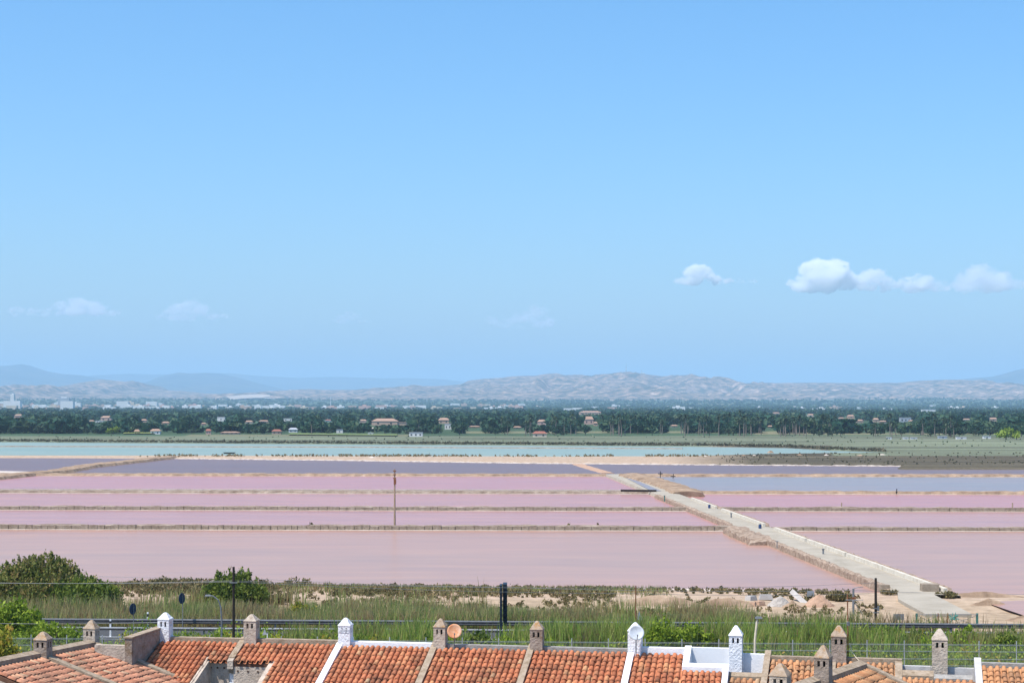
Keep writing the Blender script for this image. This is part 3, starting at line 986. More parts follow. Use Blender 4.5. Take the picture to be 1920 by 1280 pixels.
house(MAIN, 'terraced house with rusty dish beside its beige chimney, right of the white edged one', us[3], us[4],
      [(us[3] + w2, us[4] - w2, 0, 6.4)], 'tile', M['stucco'], None,
      chim(MAIN, 826, -.05, M['stucco'], M['cap'], .49, .80, .33, .10),
      [parapet(us[3] - .13, us[4], 'mortar_grey', .18), party(us[3], 'mortar')], seed=4)
house(MAIN, 'terraced house with brown capped chimney and long plain tiled roof in mid row', us[4], us[5],
      [(us[4] + w2, us[5] - w2, 0, 6.4)], 'tile', M['stucco'], None,
      chim(MAIN, 1007, -.05, M['stucco_brown'], M['cap'], .51, .78, .34, .10),
      [parapet(us[4], us[5] - .13, 'mortar_grey', .18), party(us[4], 'mortar')], seed=5)
# white house with terrace pit right of its tiles
ua6 = U(1291); vf6 = MAIN.v_of(1252, U(1320)); vg6 = MAIN.v_of(1259, U(1320))
house(MAIN, 'white house with pale dish on its chimney and stepped white terrace wall', us[5], us[6],
      [(us[5] + w2, ua6 - .16, 0, 6.4), (ua6 - .16, us[6] - .16, vg6, 6.4)], 'tile', M['white'], None,
      chim(MAIN, 1191, -.02, M['white_rough'], M['white'], .54, .88, .32, .05),
      [parapet(us[5] - .05, ua6 + .02, 'white', .26), party(us[5], 'white'),
       ('terrace_edge_wall', [('s', ua6 - .155, ua6 + .10, -.30, vf6, -2.4, .22), ('s', ua6 - .155, us[6] - .16, vf6, vg6, -2.4, .20), ('s', us[6] - .16, us[6] + .06, vf6, 6.4, -2.4, .20)], 'white'),
       ('terrace_back_wall', [('z', ua6 + .10, us[6] + .01, -.45, -.25, 4.0, 7.27), ('z', ua6 + .10, us[6] - .17, -.25, vf6 + .0, 4.2, 4.4)], 'terrace')], seed=6)
AZ2 = 12.5
o7 = MAIN.P(us[6], 0)
px7, py7 = proj(o7)
RIGHT = Row(px7, py7 + 6, 6.85, (math.cos(R(AZ2)), -math.sin(R(AZ2))), (-math.sin(R(AZ2)), -math.cos(R(AZ2))), 21.1)
V_ = RIGHT.u_of
ur = [V_(x) for x in (1368, 1439, 1562, 1686, 1745, 1832, 1975)]
vt7 = RIGHT.v_of(1273, V_(1400))
zr = lambda u: 6.85
house(RIGHT, 'house with blue shaded white terrace and white chimney beside an orange tiled roof', ur[0], ur[2],
      [(ur[0] + .1, ur[1] - .12, vt7, 6.4), (ur[1] + .12, ur[2] - .1, 0, 6.4)], 'tile_orange', M['stucco_brown'], None,
      chim(RIGHT, 1380, -.10, M['white_rough'], M['white'], .51, .98, .38, -.02),
      [('terrace_back_wall', [('z', ur[0] - .02, ur[1] - .12, -.40, -.2, 4.0, 7.06), ('z', ur[0], ur[1] - .12, -.2, vt7, 4.2, 4.4)], 'white'),
       ('party_wall', ('s', ur[1] - .12, ur[1] + .12, -.40, 6.4, -2.6, .20), 'mortar'),
       ('terrace_front_wall', ('s', ur[0] + .05, ur[1] - .12, vt7 - .3, vt7, -2.2, .12), 'mortar'),
       ('ridge_parapet', ('z', ur[1] + .12, ur[2] - .1, -.30, .02, 5.6, 7.03), 'mortar')], seed=7)
vt8 = RIGHT.v_of(1264, V_(1720))
house(RIGHT, 'house with tall brown chimney, orange tiles and grey stained terrace wall', ur[2], ur[4],
      [(ur[2] + .12, ur[3] - .16, 0, 6.4), (ur[3] - .16, ur[4], vt8 + .3, 6.4)], 'tile_orange', M['stucco_brown'], None,
      chim(RIGHT, 1573, -.05, M['stucco_brown'], M['cap'], .58, .92, .42, .12),
      [('party_wall', ('s', ur[2] - .1, ur[2] + .12, -.25, 6.4, -1, .16), 'mortar'),
       ('ridge_parapet', ('z', ur[2], ur[3] + .1, -.30, .02, 5.6, 7.05), 'mortar'),
       ('roof_edge_wall', ('s', ur[3] - .155, ur[3] + .12, .02, 6.4, -2.2, .14), 'mortar'),
       ('terrace_back_wall', [('z', ur[3] + .10, ur[4], -.40, -.2, 4.0, 6.78), ('z', ur[3] + .12, ur[4], -.2, vt8, 4.2, 4.4)], 'greywall'),
       ('terrace_front_wall', ('s', ur[3] + .12, ur[4] + .1, vt8 - .1, vt8 + .3, -2.2, .12), 'mortar')], seed=8)
vt9 = RIGHT.v_of(1268, V_(1790))
house(RIGHT, 'house at right edge with pale chimney on its grey terrace wall and orange tiles beyond', ur[4], ur[6],
      [(ur[5] + .12, ur[6], 0, 6.4), (ur[4] + .1, ur[5] - .12, vt9 + .3, 6.4)], 'tile_orange', M['stucco'], None,
      chim(RIGHT, 1762, -.20, M['stucco'], M['stucco'], .58, 1.08, .42, -.08),
      [('terrace_back_wall', [('z', ur[4] + .01, ur[5] - .102, -.40, -.2, 4.0, 6.76), ('z', ur[4], ur[5] - .12, -.2, vt9, 4.2, 4.4)], 'greywall'),
       ('party_wall', ('s', ur[5] - .10, ur[5] + .16, -.40, 6.4, -2.6, .16), 'greywall'),
       ('terrace_front_wall', ('s', ur[4] + .1, ur[5] - .2, vt9, vt9 + .3, -2.2, .08), 'mortar_grey'),
       ('ridge_parapet', ('z', ur[5] + .16, ur[6], -.30, .02, 5.6, 7.02), 'mortar_grey')], seed=9)

# the block at the lower left, roofs sloping right
AZA = 18.0
LEFT = Row(182, 1213, 7.0, (math.sin(R(AZA)), math.cos(R(AZA))), (math.cos(R(AZA)), -math.sin(R(AZA))), 17.6, .022)


def side_house(row, label, ua, ub, chim_args, seed, kind, length, mat_, far_wall, group):
    ws = [('party_wall', ('s', ub - .20, ub + .12, -.30, length, -.8, .20), mat_),
          ('ridge_parapet', ('s', ua, ub - .2, -.24, .06, -.8, .26), mat_)]
    return house(row, label, ua, ub, [(ua + .1, ub - .2, 0, length)], kind, M['stucco'], None, chim_args, ws, depth=length, seed=seed, group=group)


def chim2(row, u, v, body, cap, w, top, hood, dz, az):
    q = row.P(u, v, 0)
    return ((q.x, q.y, row.P(u, 0, 0).z + dz), az, w, top, hood, body, cap)


side_house(LEFT, 'lower left house whose pale pinkish roof runs up to a ridge wall with chimney behind', -3.9, 0, chim2(LEFT, .15, -.35, M['stucco'], M['cap'], .50, .66, .34, .10, RZ), 11, 'tile_pale', 9.0, 'mortar', True, 'houses at the lower left')
side_house(LEFT, 'house in the lower left corner with brown chimney at its ridge', -7.8, -3.9, chim2(LEFT, -3.95, .0, M['stucco_brown'], M['cap'], .54, .70, .30, .05, RZ), 12, 'tile_pale', 9.0, 'mortar', True, 'houses at the lower left')
# the block at the lower right
AZB = 32.0
BLOCK = Row(1626, 1254, 7.0, (math.sin(R(AZB)), math.cos(R(AZB))), (math.cos(R(AZB)), -math.sin(R(AZB))), 20.5)
AZc = R(-24)
ub1, ub2 = BLOCK.u_of(1541), BLOCK.u_of(1463)
side_house(BLOCK, 'bright orange roofed house at lower right with dark sided brown chimney', ub1, 0, chim2(BLOCK, ub1, .05, M['stucco_brown'], M['cap'], .54, .95, .44, .05, AZc), 13, 'tile_orange', 7.0, 'mortar', True, 'houses at the lower right')
side_house(BLOCK, 'house at the bottom edge of which only a pale chimney with mossy hood shows', ub2 - .2, ub1, chim2(BLOCK, ub2, .0, M['stucco'], M['cap'], .60, .80, .40, .05, AZc), 14, 'tile_orange', 7.0, 'mortar', True, 'houses at the lower right')


# dishes and roof clutter
def dish(name, c, rad, aim, mat_, label, mast_to, lnb=True):
    t = empty(name, mast_to, label, 'satellite dish')
    mb = MB(); n, k = 20, 5; vs = [(0, 0, -.0)]
    for j in range(1, k + 1):
        rr = rad * j / k
        for i in range(n):
            a_ = 2 * math.pi * i / n
            vs.append((rr * math.cos(a_), rr * math.sin(a_), .22 * rr * rr / rad))
    fs = [(0, 1 + i, 1 + (i + 1) % n) for i in range(n)]
    for j in range(k - 1):
        for i in range(n):
            fs.append((1 + j * n + i, 1 + (j + 1) * n + i, 1 + (j + 1) * n + (i + 1) % n, 1 + j * n + (i + 1) % n))
    q = Vector(aim).normalized().to_track_quat('Z', 'Y')
    vs2 = [q @ Vector(v) + Vector(c) for v in vs] + [q @ (Vector(v) - Vector((0, 0, .015))) + Vector(c) for v in vs]
    nv = len(vs)
    rim = [1 + (k - 1) * n + i for i in range(n)]
    fs2 = fs + [tuple(i + nv for i in f[::-1]) for f in fs] + [(rim[i], rim[i] + nv, rim[(i + 1) % n] + nv, rim[(i + 1) % n]) for i in range(n)]
    mb.add(vs2, fs2)
    d = mb.build('reflector', mat_, t, smooth=True)
    ab = MB(); tip = Vector(c) + q @ Vector((0, -rad * .55, rad * .85))
    ab.tube([Vector(c) + q @ Vector((0, -rad * .95, .1)), tip], .014, 5)
    ab.box(tip, (.05, .05, .07))
    ab.build('feed_arm', M['steel_dark'], t)
    ms = MB(); b = Vector(c) + q @ Vector((0, 0, -.06))
    ms.tube([b, Vector((b.x, b.y, mast_to[2])) if abs(b.x - mast_to[0]) < .3 else Vector(mast_to)], .022, 6)
    ms.build('mast', M['steel_dark'], t)
    return t


q = MAIN.P(U(852), .15)
c = atY(852, 1183, q.y)
dish('satellite_dish', c, .30, (.05, -1, .38), M['dish_rust'], 'rust streaked round satellite dish next to a beige chimney', (c.x, c.y + .12, 6.7))
q = MAIN.P(U(1193), .55)
c = atY(1193, 1186, q.y)
dish('satellite_dish', c, .31, (.10, -1, .42), M['dish'], 'pale grey satellite dish in front of the white chimney', (c.x, c.y + .12, 6.7))
# tv aerial on a rusty mast by the tall brown chimney
q = RIGHT.P(V_(1590), -.35)
t = empty('tv_aerial', (q.x, q.y, 6.7), 'tv aerial on thin rusty mast beside the tall brown chimney at right', 'aerial')
mb = MB(); top = atY(1589, 1113, q.y)
mb.tube([(q.x, q.y, 6.0), (top.x, top.y, top.z)], .024, 6)
mb.build('mast', M['rust'], t)
mb = MB(); e0 = atY(1586, 1124, q.y)
mb.tube([e0, e0 + Vector((.62, -.25, .02))], .012, 5)
for k in range(6):
    s_ = e0 + Vector((.62, -.25, .02)) * (k / 5.0)
    mb.tube([s_ + Vector((-.05, -.14, .0)), s_ + Vector((.05, .14, 0))], .008, 4)
mb.build('aerial_elements', M['steel_dark'], t)
mb = MB(); e1 = atY(1601, 1121, q.y); mb.box(e1, (.14, .1, .1)); mb.tube([e1 + Vector((-.25, 0, .02)), e1], .012, 5)
mb.build('amplifier_box', M['rust'], t)
mb = MB(); e1 = atY(1590, 1168, q.y); mb.tube([e1 + Vector((-.02, -.08, .07)), e1 + Vector((0, -.08, -.07))], .06, 8)
mb.build('mast_clamp', M['steel_dark'], t)
mb = MB(); mb.tube([atY(1593, 1205, q.y), atY(1598, 1222, q.y - .2), atY(1606, 1233, q.y - .5), atY(1621, 1246, q.y - 1.2), atY(1632, 1254, q.y - 1.6)], .012, 5)
mb.build('aerial_cable', M['cream'], t)
# pipes standing on the right terrace
for px in (1776, 1793):
    mb = MB(); vv = vt9 - .6
    q = RIGHT.Pz(V_(px, vv), vv, 0)
    b_, tp_ = atY(px - 4, 1283, q.y), atY(px, 1264, q.y)
    mb.tube([b_ - (tp_ - b_) * 2, tp_], .028, 6)
    tag(mb.build('white_pipe', M['whitepaint']), 'thin white pipe leaning on the grey terrace, ' + ('left' if px < 1780 else 'right') + ' one of two', 'pipe', 'pipes on the grey terrace')

# ------------------------------------------------------------------ mesh fence behind the houses
FX0, FN = -36.0, 36
FEN = lambda X: 107.4 - 0.05 * (X + 25)
t = empty('mesh_fence', (FX0, FEN(FX0), .8), 'galvanised welded mesh fence with round posts behind the row of houses', 'fence')
pm = MB(); W_ = 2.2
for k in range(43):
    x = -W_ / 2 + W_ * (k + .5) / 43
    pm.box((x, 0, 0), (.005, .005, 1.75))
for z in (-.85, -.45, -.05, .4, .8):
    pm.box((0, -.02, z), (W_, .03, .016)); pm.box((0, -.0, z - .05), (W_, .012, .012))
pme = bpy.data.meshes.new('fence_panel'); pme.from_pydata(pm.v, [], pm.f); pme.materials.append(M['galv']); pme.update()
tme = MB().tube([(0, 0, -1.0), (0, 0, 1.0)], .032, 8)
ptm = bpy.data.meshes.new('fence_post'); ptm.from_pydata(tme.v, [], tme.f); ptm.materials.append(M['galv']); ptm.update()
for i in range(FN):
    X = FX0 + i * W_
    for nm, me, xx in (('fence_post', ptm, X), ('fence_panel', pme, X + W_ / 2)):
        o = bpy.data.objects.new(nm, me); COL.objects.link(o); o.parent = t
        o.location = (xx - FX0, FEN(xx) - FEN(FX0), 1.08 + (.03 if nm == 'fence_post' else 0))
        o.rotation_euler = (0, 0, math.atan(-.05))


# ------------------------------------------------------------------ foliage makers
def leaf_cloud(clumps, per, size, rng, aspect=1.6, up=0.3, shell=.65):
    """leaf-sized quads spread through ellipsoid clumps (cx, cy, cz, rx, ry, rz)"""
    V, Fc = [], []
    for (cx, cy, cz, rx, ry, rz) in clumps:
        k = max(6, int(per * 1.55 * (rx * ry * rz) ** (2 / 3)))
        d = rng.normal(size=(k, 3)); d /= np.linalg.norm(d, axis=1)[:, None]
        rad = shell + (1 - shell) * rng.random(k) + .16 * rng.normal(size=k)
        c = d * rad[:, None] * np.array([rx, ry, rz]) + np.array([cx, cy, cz])
        a = rng.normal(size=(k, 3)) + np.array([0, 0, up * 3]) + d * .6
        a /= np.linalg.norm(a, axis=1)[:, None]
        b = np.cross(a, rng.normal(size=(k, 3))); b /= np.linalg.norm(b, axis=1)[:, None] + 1e-9
        s = size * rng.uniform(.55, 1.35, k)[:, None]
        a = a * s * aspect / 2; b = b * s / 2
        V.append(np.stack([c - a - b * .5, c - a * .1 + b, c + a + b * .1, c - a * .1 - b], 1).reshape(-1, 3))
    V = np.concatenate(V)
    return V, np.arange(len(V)).reshape(-1, 4)


def shrub(name, px0, px1, ptop, pbase, Y, mat, label, cat, group=None, per=260, size=.16, seed=1, up=.4, trunk=True, nclump=16, aspect=1.8, spires=0):
    """a bush that fills photo columns px0..px1 from ptop to its foot at pbase, standing at distance Y"""
    rng = np.random.default_rng(seed)
    base = atY((px0 + px1) / 2, pbase, Y)
    zb = float(ground_z(np.array([base.x]), np.array([Y]))[0]); base.z = zb
    w = (px1 - px0) / F * Y / 2; h = (H - (ptop - HY) / F * Y) - zb
    t = empty(name, base, label, cat, group)
    cl = []
    for k in range(nclump):
        a_ = rng.uniform(0, 2 * math.pi); rr = math.sqrt(rng.random()) * .78
        x, y = rr * math.cos(a_) * w, rr * math.sin(a_) * w * .7
        top = h * (1 - .55 * rr ** 2) * rng.uniform(.72, 1.0)
        rz = min(top * .45, .42 * h) * rng.uniform(.7, 1.0); rx = w * rng.uniform(.22, .36)
        cl.append((x, y, top - rz, rx, rx, rz))
        if top > h * .5: cl.append((x * 1.05, y * 1.05, max(.3 * h, .25), rx * 1.1, rx * 1.1, .3 * h))
    for k in range(spires):
        a_ = rng.uniform(0, 2 * math.pi); rr = math.sqrt(rng.random()) * .8
        top = h * (1.06 - .45 * rr ** 2) * rng.uniform(.85, 1.04)
        cl.append((rr * math.cos(a_) * w, rr * math.sin(a_) * w * .6, top - h * .12, w * .05, w * .05, h * .14))
    v, f = leaf_cloud(cl, per, size, rng, aspect, up)
    v[:, 2] = np.maximum(v[:, 2], -.05)
    o = link('foliage', np_mesh('foliage', v, f, 4, mat), t, False)
    if trunk:
        mb = MB()
        for k in range(6):
            a_ = rng.uniform(0, 6.28)
            q = Vector((math.cos(a_) * w * .5, math.sin(a_) * w * .35, h * .6))
            mb.tube([(q.x * .12, q.y * .12, -.2), (q.x * .5, q.y * .5, h * .28), q], [.07, .05, .02], 5)
        mb.build('stem', M['bark'], t, False)
    return t


shrub('tamarisk_bush', -20, 170, 1040, 1142, 142, M['leaf_tamarisk'], 'large feathery tamarisk bush with browned tips at left edge by the pink pan', 'bush', per=330, size=.16, seed=3, spires=64, nclump=26)
shrub('leafy_bush', 80, 238, 1076, 1146, 140, M['leaf_dark'], 'dark green bush leaning right off the large tamarisk', 'bush', per=320, size=.17, seed=4, nclump=18)
shrub('tamarisk_bush', 378, 505, 1064, 1146, 143, M['leaf_dark'], 'green bush with upright sprays behind the dark wooden pole', 'bush', per=320, size=.16, seed=5, spires=26, nclump=16)
shrub('round_bush', 538, 600, 1121, 1166, 134, M['leaf_yellow'], 'small round bright green bush alone among the reeds', 'bush', per=420, size=.11, seed=6, nclump=14)
shrub('leafy_bush', -30, 92, 1108, 1215, 120, M['leaf_green'], 'pale green bush at left edge in front of the tamarisk', 'bush', per=300, size=.15, seed=7, nclump=18)
shrub('leafy_bush', 40, 150, 1150, 1222, 113, M['leaf_green'], 'bright green bush behind the brown chimney at lower left', 'bush', per=320, size=.13, seed=8, nclump=14)
shrub('yellow_bush', -40, 46, 1158, 1245, 100, M['leaf_yellow'], 'yellow green bush in the left corner beside the roof', 'bush', per=340, size=.13, seed=9, nclump=14)
shrub('yellow_bush', 52, 98, 1176, 1240, 101, M['leaf_yellow'], 'small yellowish bush right of the lower left chimney', 'bush', per=340, size=.11, seed=10, nclump=10)
shrub('leafy_bush', 1208, 1284, 1147, 1222, 110, M['leaf_green'], 'tall fresh green bush right of the dish chimney', 'bush', per=340, size=.14, seed=12, nclump=14)
shrub('leafy_bush', 1264, 1346, 1154, 1222, 112, M['leaf_green'], 'fresh green bush behind the white terrace wall', 'bush', per=340, size=.14, seed=13, nclump=14)
shrub('leafy_bush', 870, 925, 1167, 1222, 112, M['leaf_dark'], 'green bush behind the rusty dish', 'bush', per=340, size=.13, seed=14, nclump=12)
shrub('leafy_bush', 915, 985, 1184, 1222, 111, M['leaf_green'], 'low green bush at the foot of the dark billboard', 'bush', per=340, size=.12, seed=15, nclump=12)
shrub('leafy_bush', 675, 735, 1184, 1220, 110, M['leaf_yellow'], 'low yellow green bush right of the white slatted chimney', 'bush', per=340, size=.12, seed=16, nclump=12)
shrub('leafy_bush', 785, 830, 1174, 1220, 111, M['leaf_green'], 'low green bush left of the dish beside a beige chimney', 'bush', per=340, size=.12, seed=17, nclump=10)
shrub('leafy_bush', 1596, 1702, 1160, 1212, 115, M['leaf_green'], 'spreading green bush around the foot of the right wooden pole', 'bush', per=340, size=.14, seed=18, nclump=18)
shrub('leafy_bush', 1782, 1842, 1166, 1206, 116, M['leaf_green'], 'green bush in front of the old gate', 'bush', per=340, size=.13, seed=19, nclump=12)
shrub('leafy_bush', 1850, 1930, 1178, 1222, 112, M['leaf_dark'], 'low green bush at the right edge behind the fence', 'bush', per=320, size=.13, seed=20, nclump=12)
shrub('salt_bush', 1752, 1800, 1107, 1140, 152, M['scrub'], 'olive saltbush along the right edge of the concrete apron', 'bush', per=300, size=.16, seed=21, nclump=10)
shrub('salt_bush', 1650, 1685, 1103, 1122, 155, M['scrub'], 'olive saltbush at the left foot of the causeway', 'bush', per=300, size=.14, seed=22, nclump=8)
shrub('salt_bush', 1545, 1604, 1106, 1133, 150, M['scrub'], 'olive brown saltbush behind the earth heap', 'bush', per=300, size=.16, seed=23, nclump=10)
shrub('leafy_bush', 1395, 1470, 1178, 1224, 113, M['leaf_dark'], 'low dark green bush around the cream lamp post', 'bush', per=330, size=.12, seed=25, nclump=12)
shrub('leafy_bush', 1690, 1765, 1172, 1212, 116.5, M['leaf_dark'], 'low green bush left of the pale right chimney', 'bush', per=330, size=.12, seed=26, nclump=12)
shrub('yellow_bush', 590, 640, 1182, 1222, 111, M['leaf_yellow'], 'low yellow green bush left of the slatted white chimney', 'bush', per=330, size=.11, seed=27, nclump=10)
for i, (px, pt, pb, k) in enumerate(((583, 971, 984, 1), (1066, 976, 985, 1), (1119, 978, 985, 1))):
    shrub('dike_shrub', px - 6, px + 6, pt, pb, dike_Y(D[1], at(px, 985).x), M['scrub'], ('tallest', 'wider', 'smallest')[i] + ' of three lone shrubs sprouting on the block dike', 'shrub', 'shrubs on the block dike', per=200, size=.22, seed=70 + i, nclump=5, trunk=False)


def scatter_scrub(name, n, pick, mat, hmin, hmax, label, seed, leaves=26, size=.16):
    rng = np.random.default_rng(seed)
    V = []
    for _ in range(n):
        X, Y = pick(rng)
        z = float(ground_z(np.array([X]), np.array([Y]))[0])
        if z < .02: continue
        h = rng.uniform(hmin, hmax); w = h * rng.uniform(.8, 1.6)
        v, f = leaf_cloud([(X, Y, z + h * .45, w * .5, w * .5, h * .5)], leaves / (w * w * h / 4) ** (2 / 3), size, rng, 1.8, .4)
        V.append(v)
    V = np.concatenate(V)
    return tag(link(name, np_mesh(name, V, np.arange(len(V)).reshape(-1, 4), 4, mat)), label, kind='stuff')


def patchy(r_, X0, X1, Y0, Y1, f, thr):
    while True:
        X = r_.uniform(X0, X1); Y = r_.uniform(Y0, Y1)
        if fbm(np.array([X * f]), np.array([Y * f * 1.6]))[0] > thr: return X, Y


def shore2(r_):
    X, d = patchy(r_, -52, 30, .8, 24, .16, .50)
    if r_.random() < .3: d = .8 + abs(r_.normal(0, 1.6))
    elif r_.random() < .3: X, d = r_.uniform(-16, 9), r_.uniform(1.5, 11)
    if 9 < X < 22 and d > 5 and r_.random() < .8: X -= 24
    return X, P_SHORE(X) - d


scatter_scrub('shore_scrub', 2100, shore2, M['scrub'], .14, .48, 'olive brown saltbush scrub along the shore of the front pan', 31, 26, .13)
scatter_scrub('brown_scrub', 420, lambda r_: patchy(r_, -37, -19, 146, 166, .2, .5), M['scrub'], .3, .95, 'brown scrub between the two bushes at the left', 32, 60, .15)
PXY = lambda px, py: tuple(at(px, py))[:2]
scatter_scrub('marsh_scrub', 320, lambda r_: PXY(r_.uniform(1330, 2000), r_.uniform(851, 874)), M['dark_marsh_leaf'], .12, .36, 'dark saltmarsh scrub at the right beyond the pans', 33, 7, .35)
scatter_scrub('bank_scrub', 420, lambda r_: PXY(r_.choice([330, 420, 560, 640, 690, 740, 800, 860, 980, 1100, 1240, 1290]) + r_.normal(0, 26), 857.4 + abs(r_.normal(0, .7))), M['scrub'], .3, .8, 'dark scrub dotted along the sand strip below the lagoon', 34, 10, .3)
scatter_scrub('lagoon_shore_scrub', 1900, lambda r_: (lambda px: PXY(px, np.interp(px, *LAG_FAR) - abs(r_.normal(0, .55)) - .35))(r_.uniform(-60, 1660)), M['dark_marsh_leaf'], .3, .9, 'dark scrub fringing the far shore of the lagoon', 35, 10, .5)
scatter_scrub('marsh_grass', 260, lambda r_: PXY(r_.uniform(-60, 2000), r_.uniform(818, 840)), M['marsh_leaf'], .15, .5, 'grey green marsh plants between the lagoon and the trees', 36, 6, .6)


def reeds(name, n, pick, hmin, hmax, mat, label, seed, width=.05):
    rng = np.random.default_rng(seed)
    XY = np.array([pick(rng) for _ in range(n)])
    z = ground_z(XY[:, 0], XY[:, 1])
    nn = fbm(XY[:, 0] * .35, XY[:, 1] * .35)
    h = rng.uniform(hmin, hmax, n) * (.55 + .8 * nn)
    a = rng.uniform(0, np.pi, n); w = width * rng.uniform(.6, 1.4, n)
    dx, dy = np.cos(a) * w / 2, np.sin(a) * w / 2
    lx, ly = rng.normal(0, .14, n) * h, rng.normal(0, .14, n) * h
    B = np.stack([XY[:, 0], XY[:, 1], z - .05], 1)
    o = np.stack([dx, dy, np.zeros(n)], 1)
    T = B + np.stack([lx, ly, h], 1); Mi = B + np.stack([lx * .35, ly * .35, h * .6], 1)
    V = np.stack([B - o * .8, B + o * .8, Mi + o, T + o * .15, T - o * .15, Mi - o], 1).reshape(-1, 3)
    b = np.arange(n)[:, None] * 6
    f = np.concatenate([b + np.array([0, 1, 2, 5]), b + np.array([5, 2, 3, 4])])
    return tag(link(name, np_mesh(name, V, f, 4, mat)), label, kind='stuff')


def far_reed_pick(rng):
    while True:
        X = rng.uniform(-46, 40); d = 3.5 + abs(rng.normal(0, 9.0 if X < 0 else 6.0))
        if X > 18 and d > 5.5 - (X - 18) * .12: continue
        if d < (25 if X < -2 else 15) and fbm(np.array([X * .14]), np.array([d * .2]))[0] > .36 + .010 * d + (.06 if X > 18 else 0): return X, RD(X) + d


reeds('reed_bed', 46000, far_reed_pick, .8, 1.9, M['reed'], 'dry and green reeds growing beyond the coast road', 51)
def verge_pick(r_):
    while True:
        X = r_.uniform(-15, 42); d = r_.uniform(4.4, 8.5)
        if fbm(np.array([X * .18 + 7]), np.array([d * .2]))[0] > .46: return X, RD(X) - d


reeds('verge_reeds', 13000, verge_pick, .7, 2.0, M['reed_mixed'], 'mixed green and brown reeds along the near verge of the coast road', 55, .055)


def near_pick(r_):
    while True:
        X = r_.uniform(-36, 42); Y = r_.uniform(FEN(X) + .6, RD(X) - 4.4)
        if fbm(np.array([X * .22]), np.array([Y * .22]))[0] > (.5 if X < -16 or X > 24 else .36): return X, Y


scatter_scrub('verge_growth', 420, near_pick, M['leaf_green'], .5, 1.7, 'leafy green growth between the fence and the road', 81, 130, .12)
scatter_scrub('verge_growth', 220, near_pick, M['leaf_yellow'], .4, 1.4, 'yellow green leafy growth between the fence and the road', 82, 120, .11)
scatter_scrub('verge_growth', 120, lambda r_: (lambda X: (X, RD(X) + r_.uniform(4, 14)))(r_.uniform(-40, 16)), M['scrub'], .5, 1.3, 'brownish growth among the reeds beyond the road', 83, 110, .13)
reeds('near_grass', 26000, near_pick, .35, 1.25, M['reed_green'], 'green and dry grass between the fence and the road', 52, .06)
CL = [(3.6, 113), (5.2, 112), (6.6, 113), (8.0, 112), (9.2, 114), (13.2, 112.5), (15.5, 111), (17.0, 113), (19.0, 112), (21.5, 113), (23.5, 111), (-6.5, 113), (-10, 114), (1.0, 114)]
reeds('tall_reeds', 14000, lambda r_: (lambda g: (g[0] + r_.normal(0, .9), g[1] + 1.5 + r_.normal(0, 1.2)))(CL[r_.integers(0, len(CL))]), 1.0, 2.7, M['reed_green'], 'tall green reed clumps standing up through the fence line', 53, .06)
reeds('shore_grass', 7000, lambda r_: (lambda X: (X, P_SHORE(X) - abs(r_.normal(0, 3)) - 1.5))(r_.uniform(-40, 14)), .2, .6, M['reed'], 'thin dry grass along the shore of the front pan', 54, .06)

# ------------------------------------------------------------------ heaps and litter on the shore
def heap(name, px0, px1, ptop, pbase, mat, label, cat, seed, z0=.3, depth=1.0):
    rng = np.random.default_rng(seed)
    b = at((px0 + px1) / 2, pbase, z0)
    w = (px1 - px0) / F * b.y / 2; h = (H - (ptop - HY) / F * (b.y + w * .4)) - z0
    n = 30
    gx, gy = np.meshgrid(np.linspace(-1, 1, n), np.linspace(-1, 1, n))
    r_ = np.sqrt(gx ** 2 + gy ** 2)
    z = np.clip(1 - r_, 0, 1) ** .85 * h * (.8 + .5 * fbm(gx * 2 + seed, gy * 2 + seed)) + (fbm(gx * 6 + seed, gy * 6, 3) - .5) * h * .35 * np.clip(1.2 - r_, 0, 1) - .1
    V = np.stack([b.x + gx * w, b.y + w * depth * (.5 + gy * .5) , z0 + z], -1).reshape(-1, 3)
    i = np.arange(n * n).reshape(n, n)
    f = np.stack([i[:-1, :-1], i[:-1, 1:], i[1:, 1:], i[1:, :-1]], -1).reshape(-1, 4)
    return tag(link(name, np_mesh(name, V, f, 4, mat, False)), label, cat)


heap('gravel_heap', 1436, 1494, 1114, 1139, M['gravel'], 'grey gravel heap left of the leaning white slab', 'heap', 1)
heap('earth_heap', 1505, 1572, 1111, 1139, M['dirt'], 'reddish earth heap right of the leaning white slab', 'heap', 2)
heap('sand_heap', 1462, 1512, 1125, 1141, M['dike_orange'], 'low pale sand heap in front of the gravel heap', 'heap', 3)
heap('earth_mound', 1135, 1330, 1109, 1136, M['dike_orange'], 'broad pale earth mound beyond the reeds, behind the rusty pole', 'mound', 4, depth=.35)
heap('earth_mound', 1290, 1440, 1114, 1140, M['dike_orange'], 'lower pale earth mound with a small bush, right of the broad one', 'mound', 5, depth=.35)
heap('earth_mound', 825, 872, 1110, 1121, M['dike_orange'], 'small pale earth mound left of the dark billboard', 'mound', 6)
heap('earth_mound', 1752, 1925, 1104, 1118, M['dike_orange'], 'low earth bank between the large pan and the small basin', 'mound', 8, depth=.3)
heap('earth_mound', 1812, 1900, 1120, 1136, M['dike_orange'], 'pale earth spit above the small basin at right', 'mound', 9, depth=.35)
heap('earth_mound', 1885, 1990, 1150, 1166, M['dike_orange'], 'pale earth heap below the small basin at the right edge', 'mound', 10)
shrub('salt_bush', 1310, 1330, 1125, 1139, 146, M['scrub'], 'small round bush on the pale earth mound', 'bush', per=320, size=.12, seed=24, nclump=6)
mb = MB(); a_, b_ = atY(1484, 1108, 151), atY(1514, 1135, 148)
d_ = Vector((.13, 0, .15)); n_ = Vector((0, .18, .06))
mb.hexa([b_ - d_, b_ + d_, b_ + d_ + n_, b_ - d_ + n_, a_ - d_, a_ + d_, a_ + d_ + n_, a_ - d_ + n_])
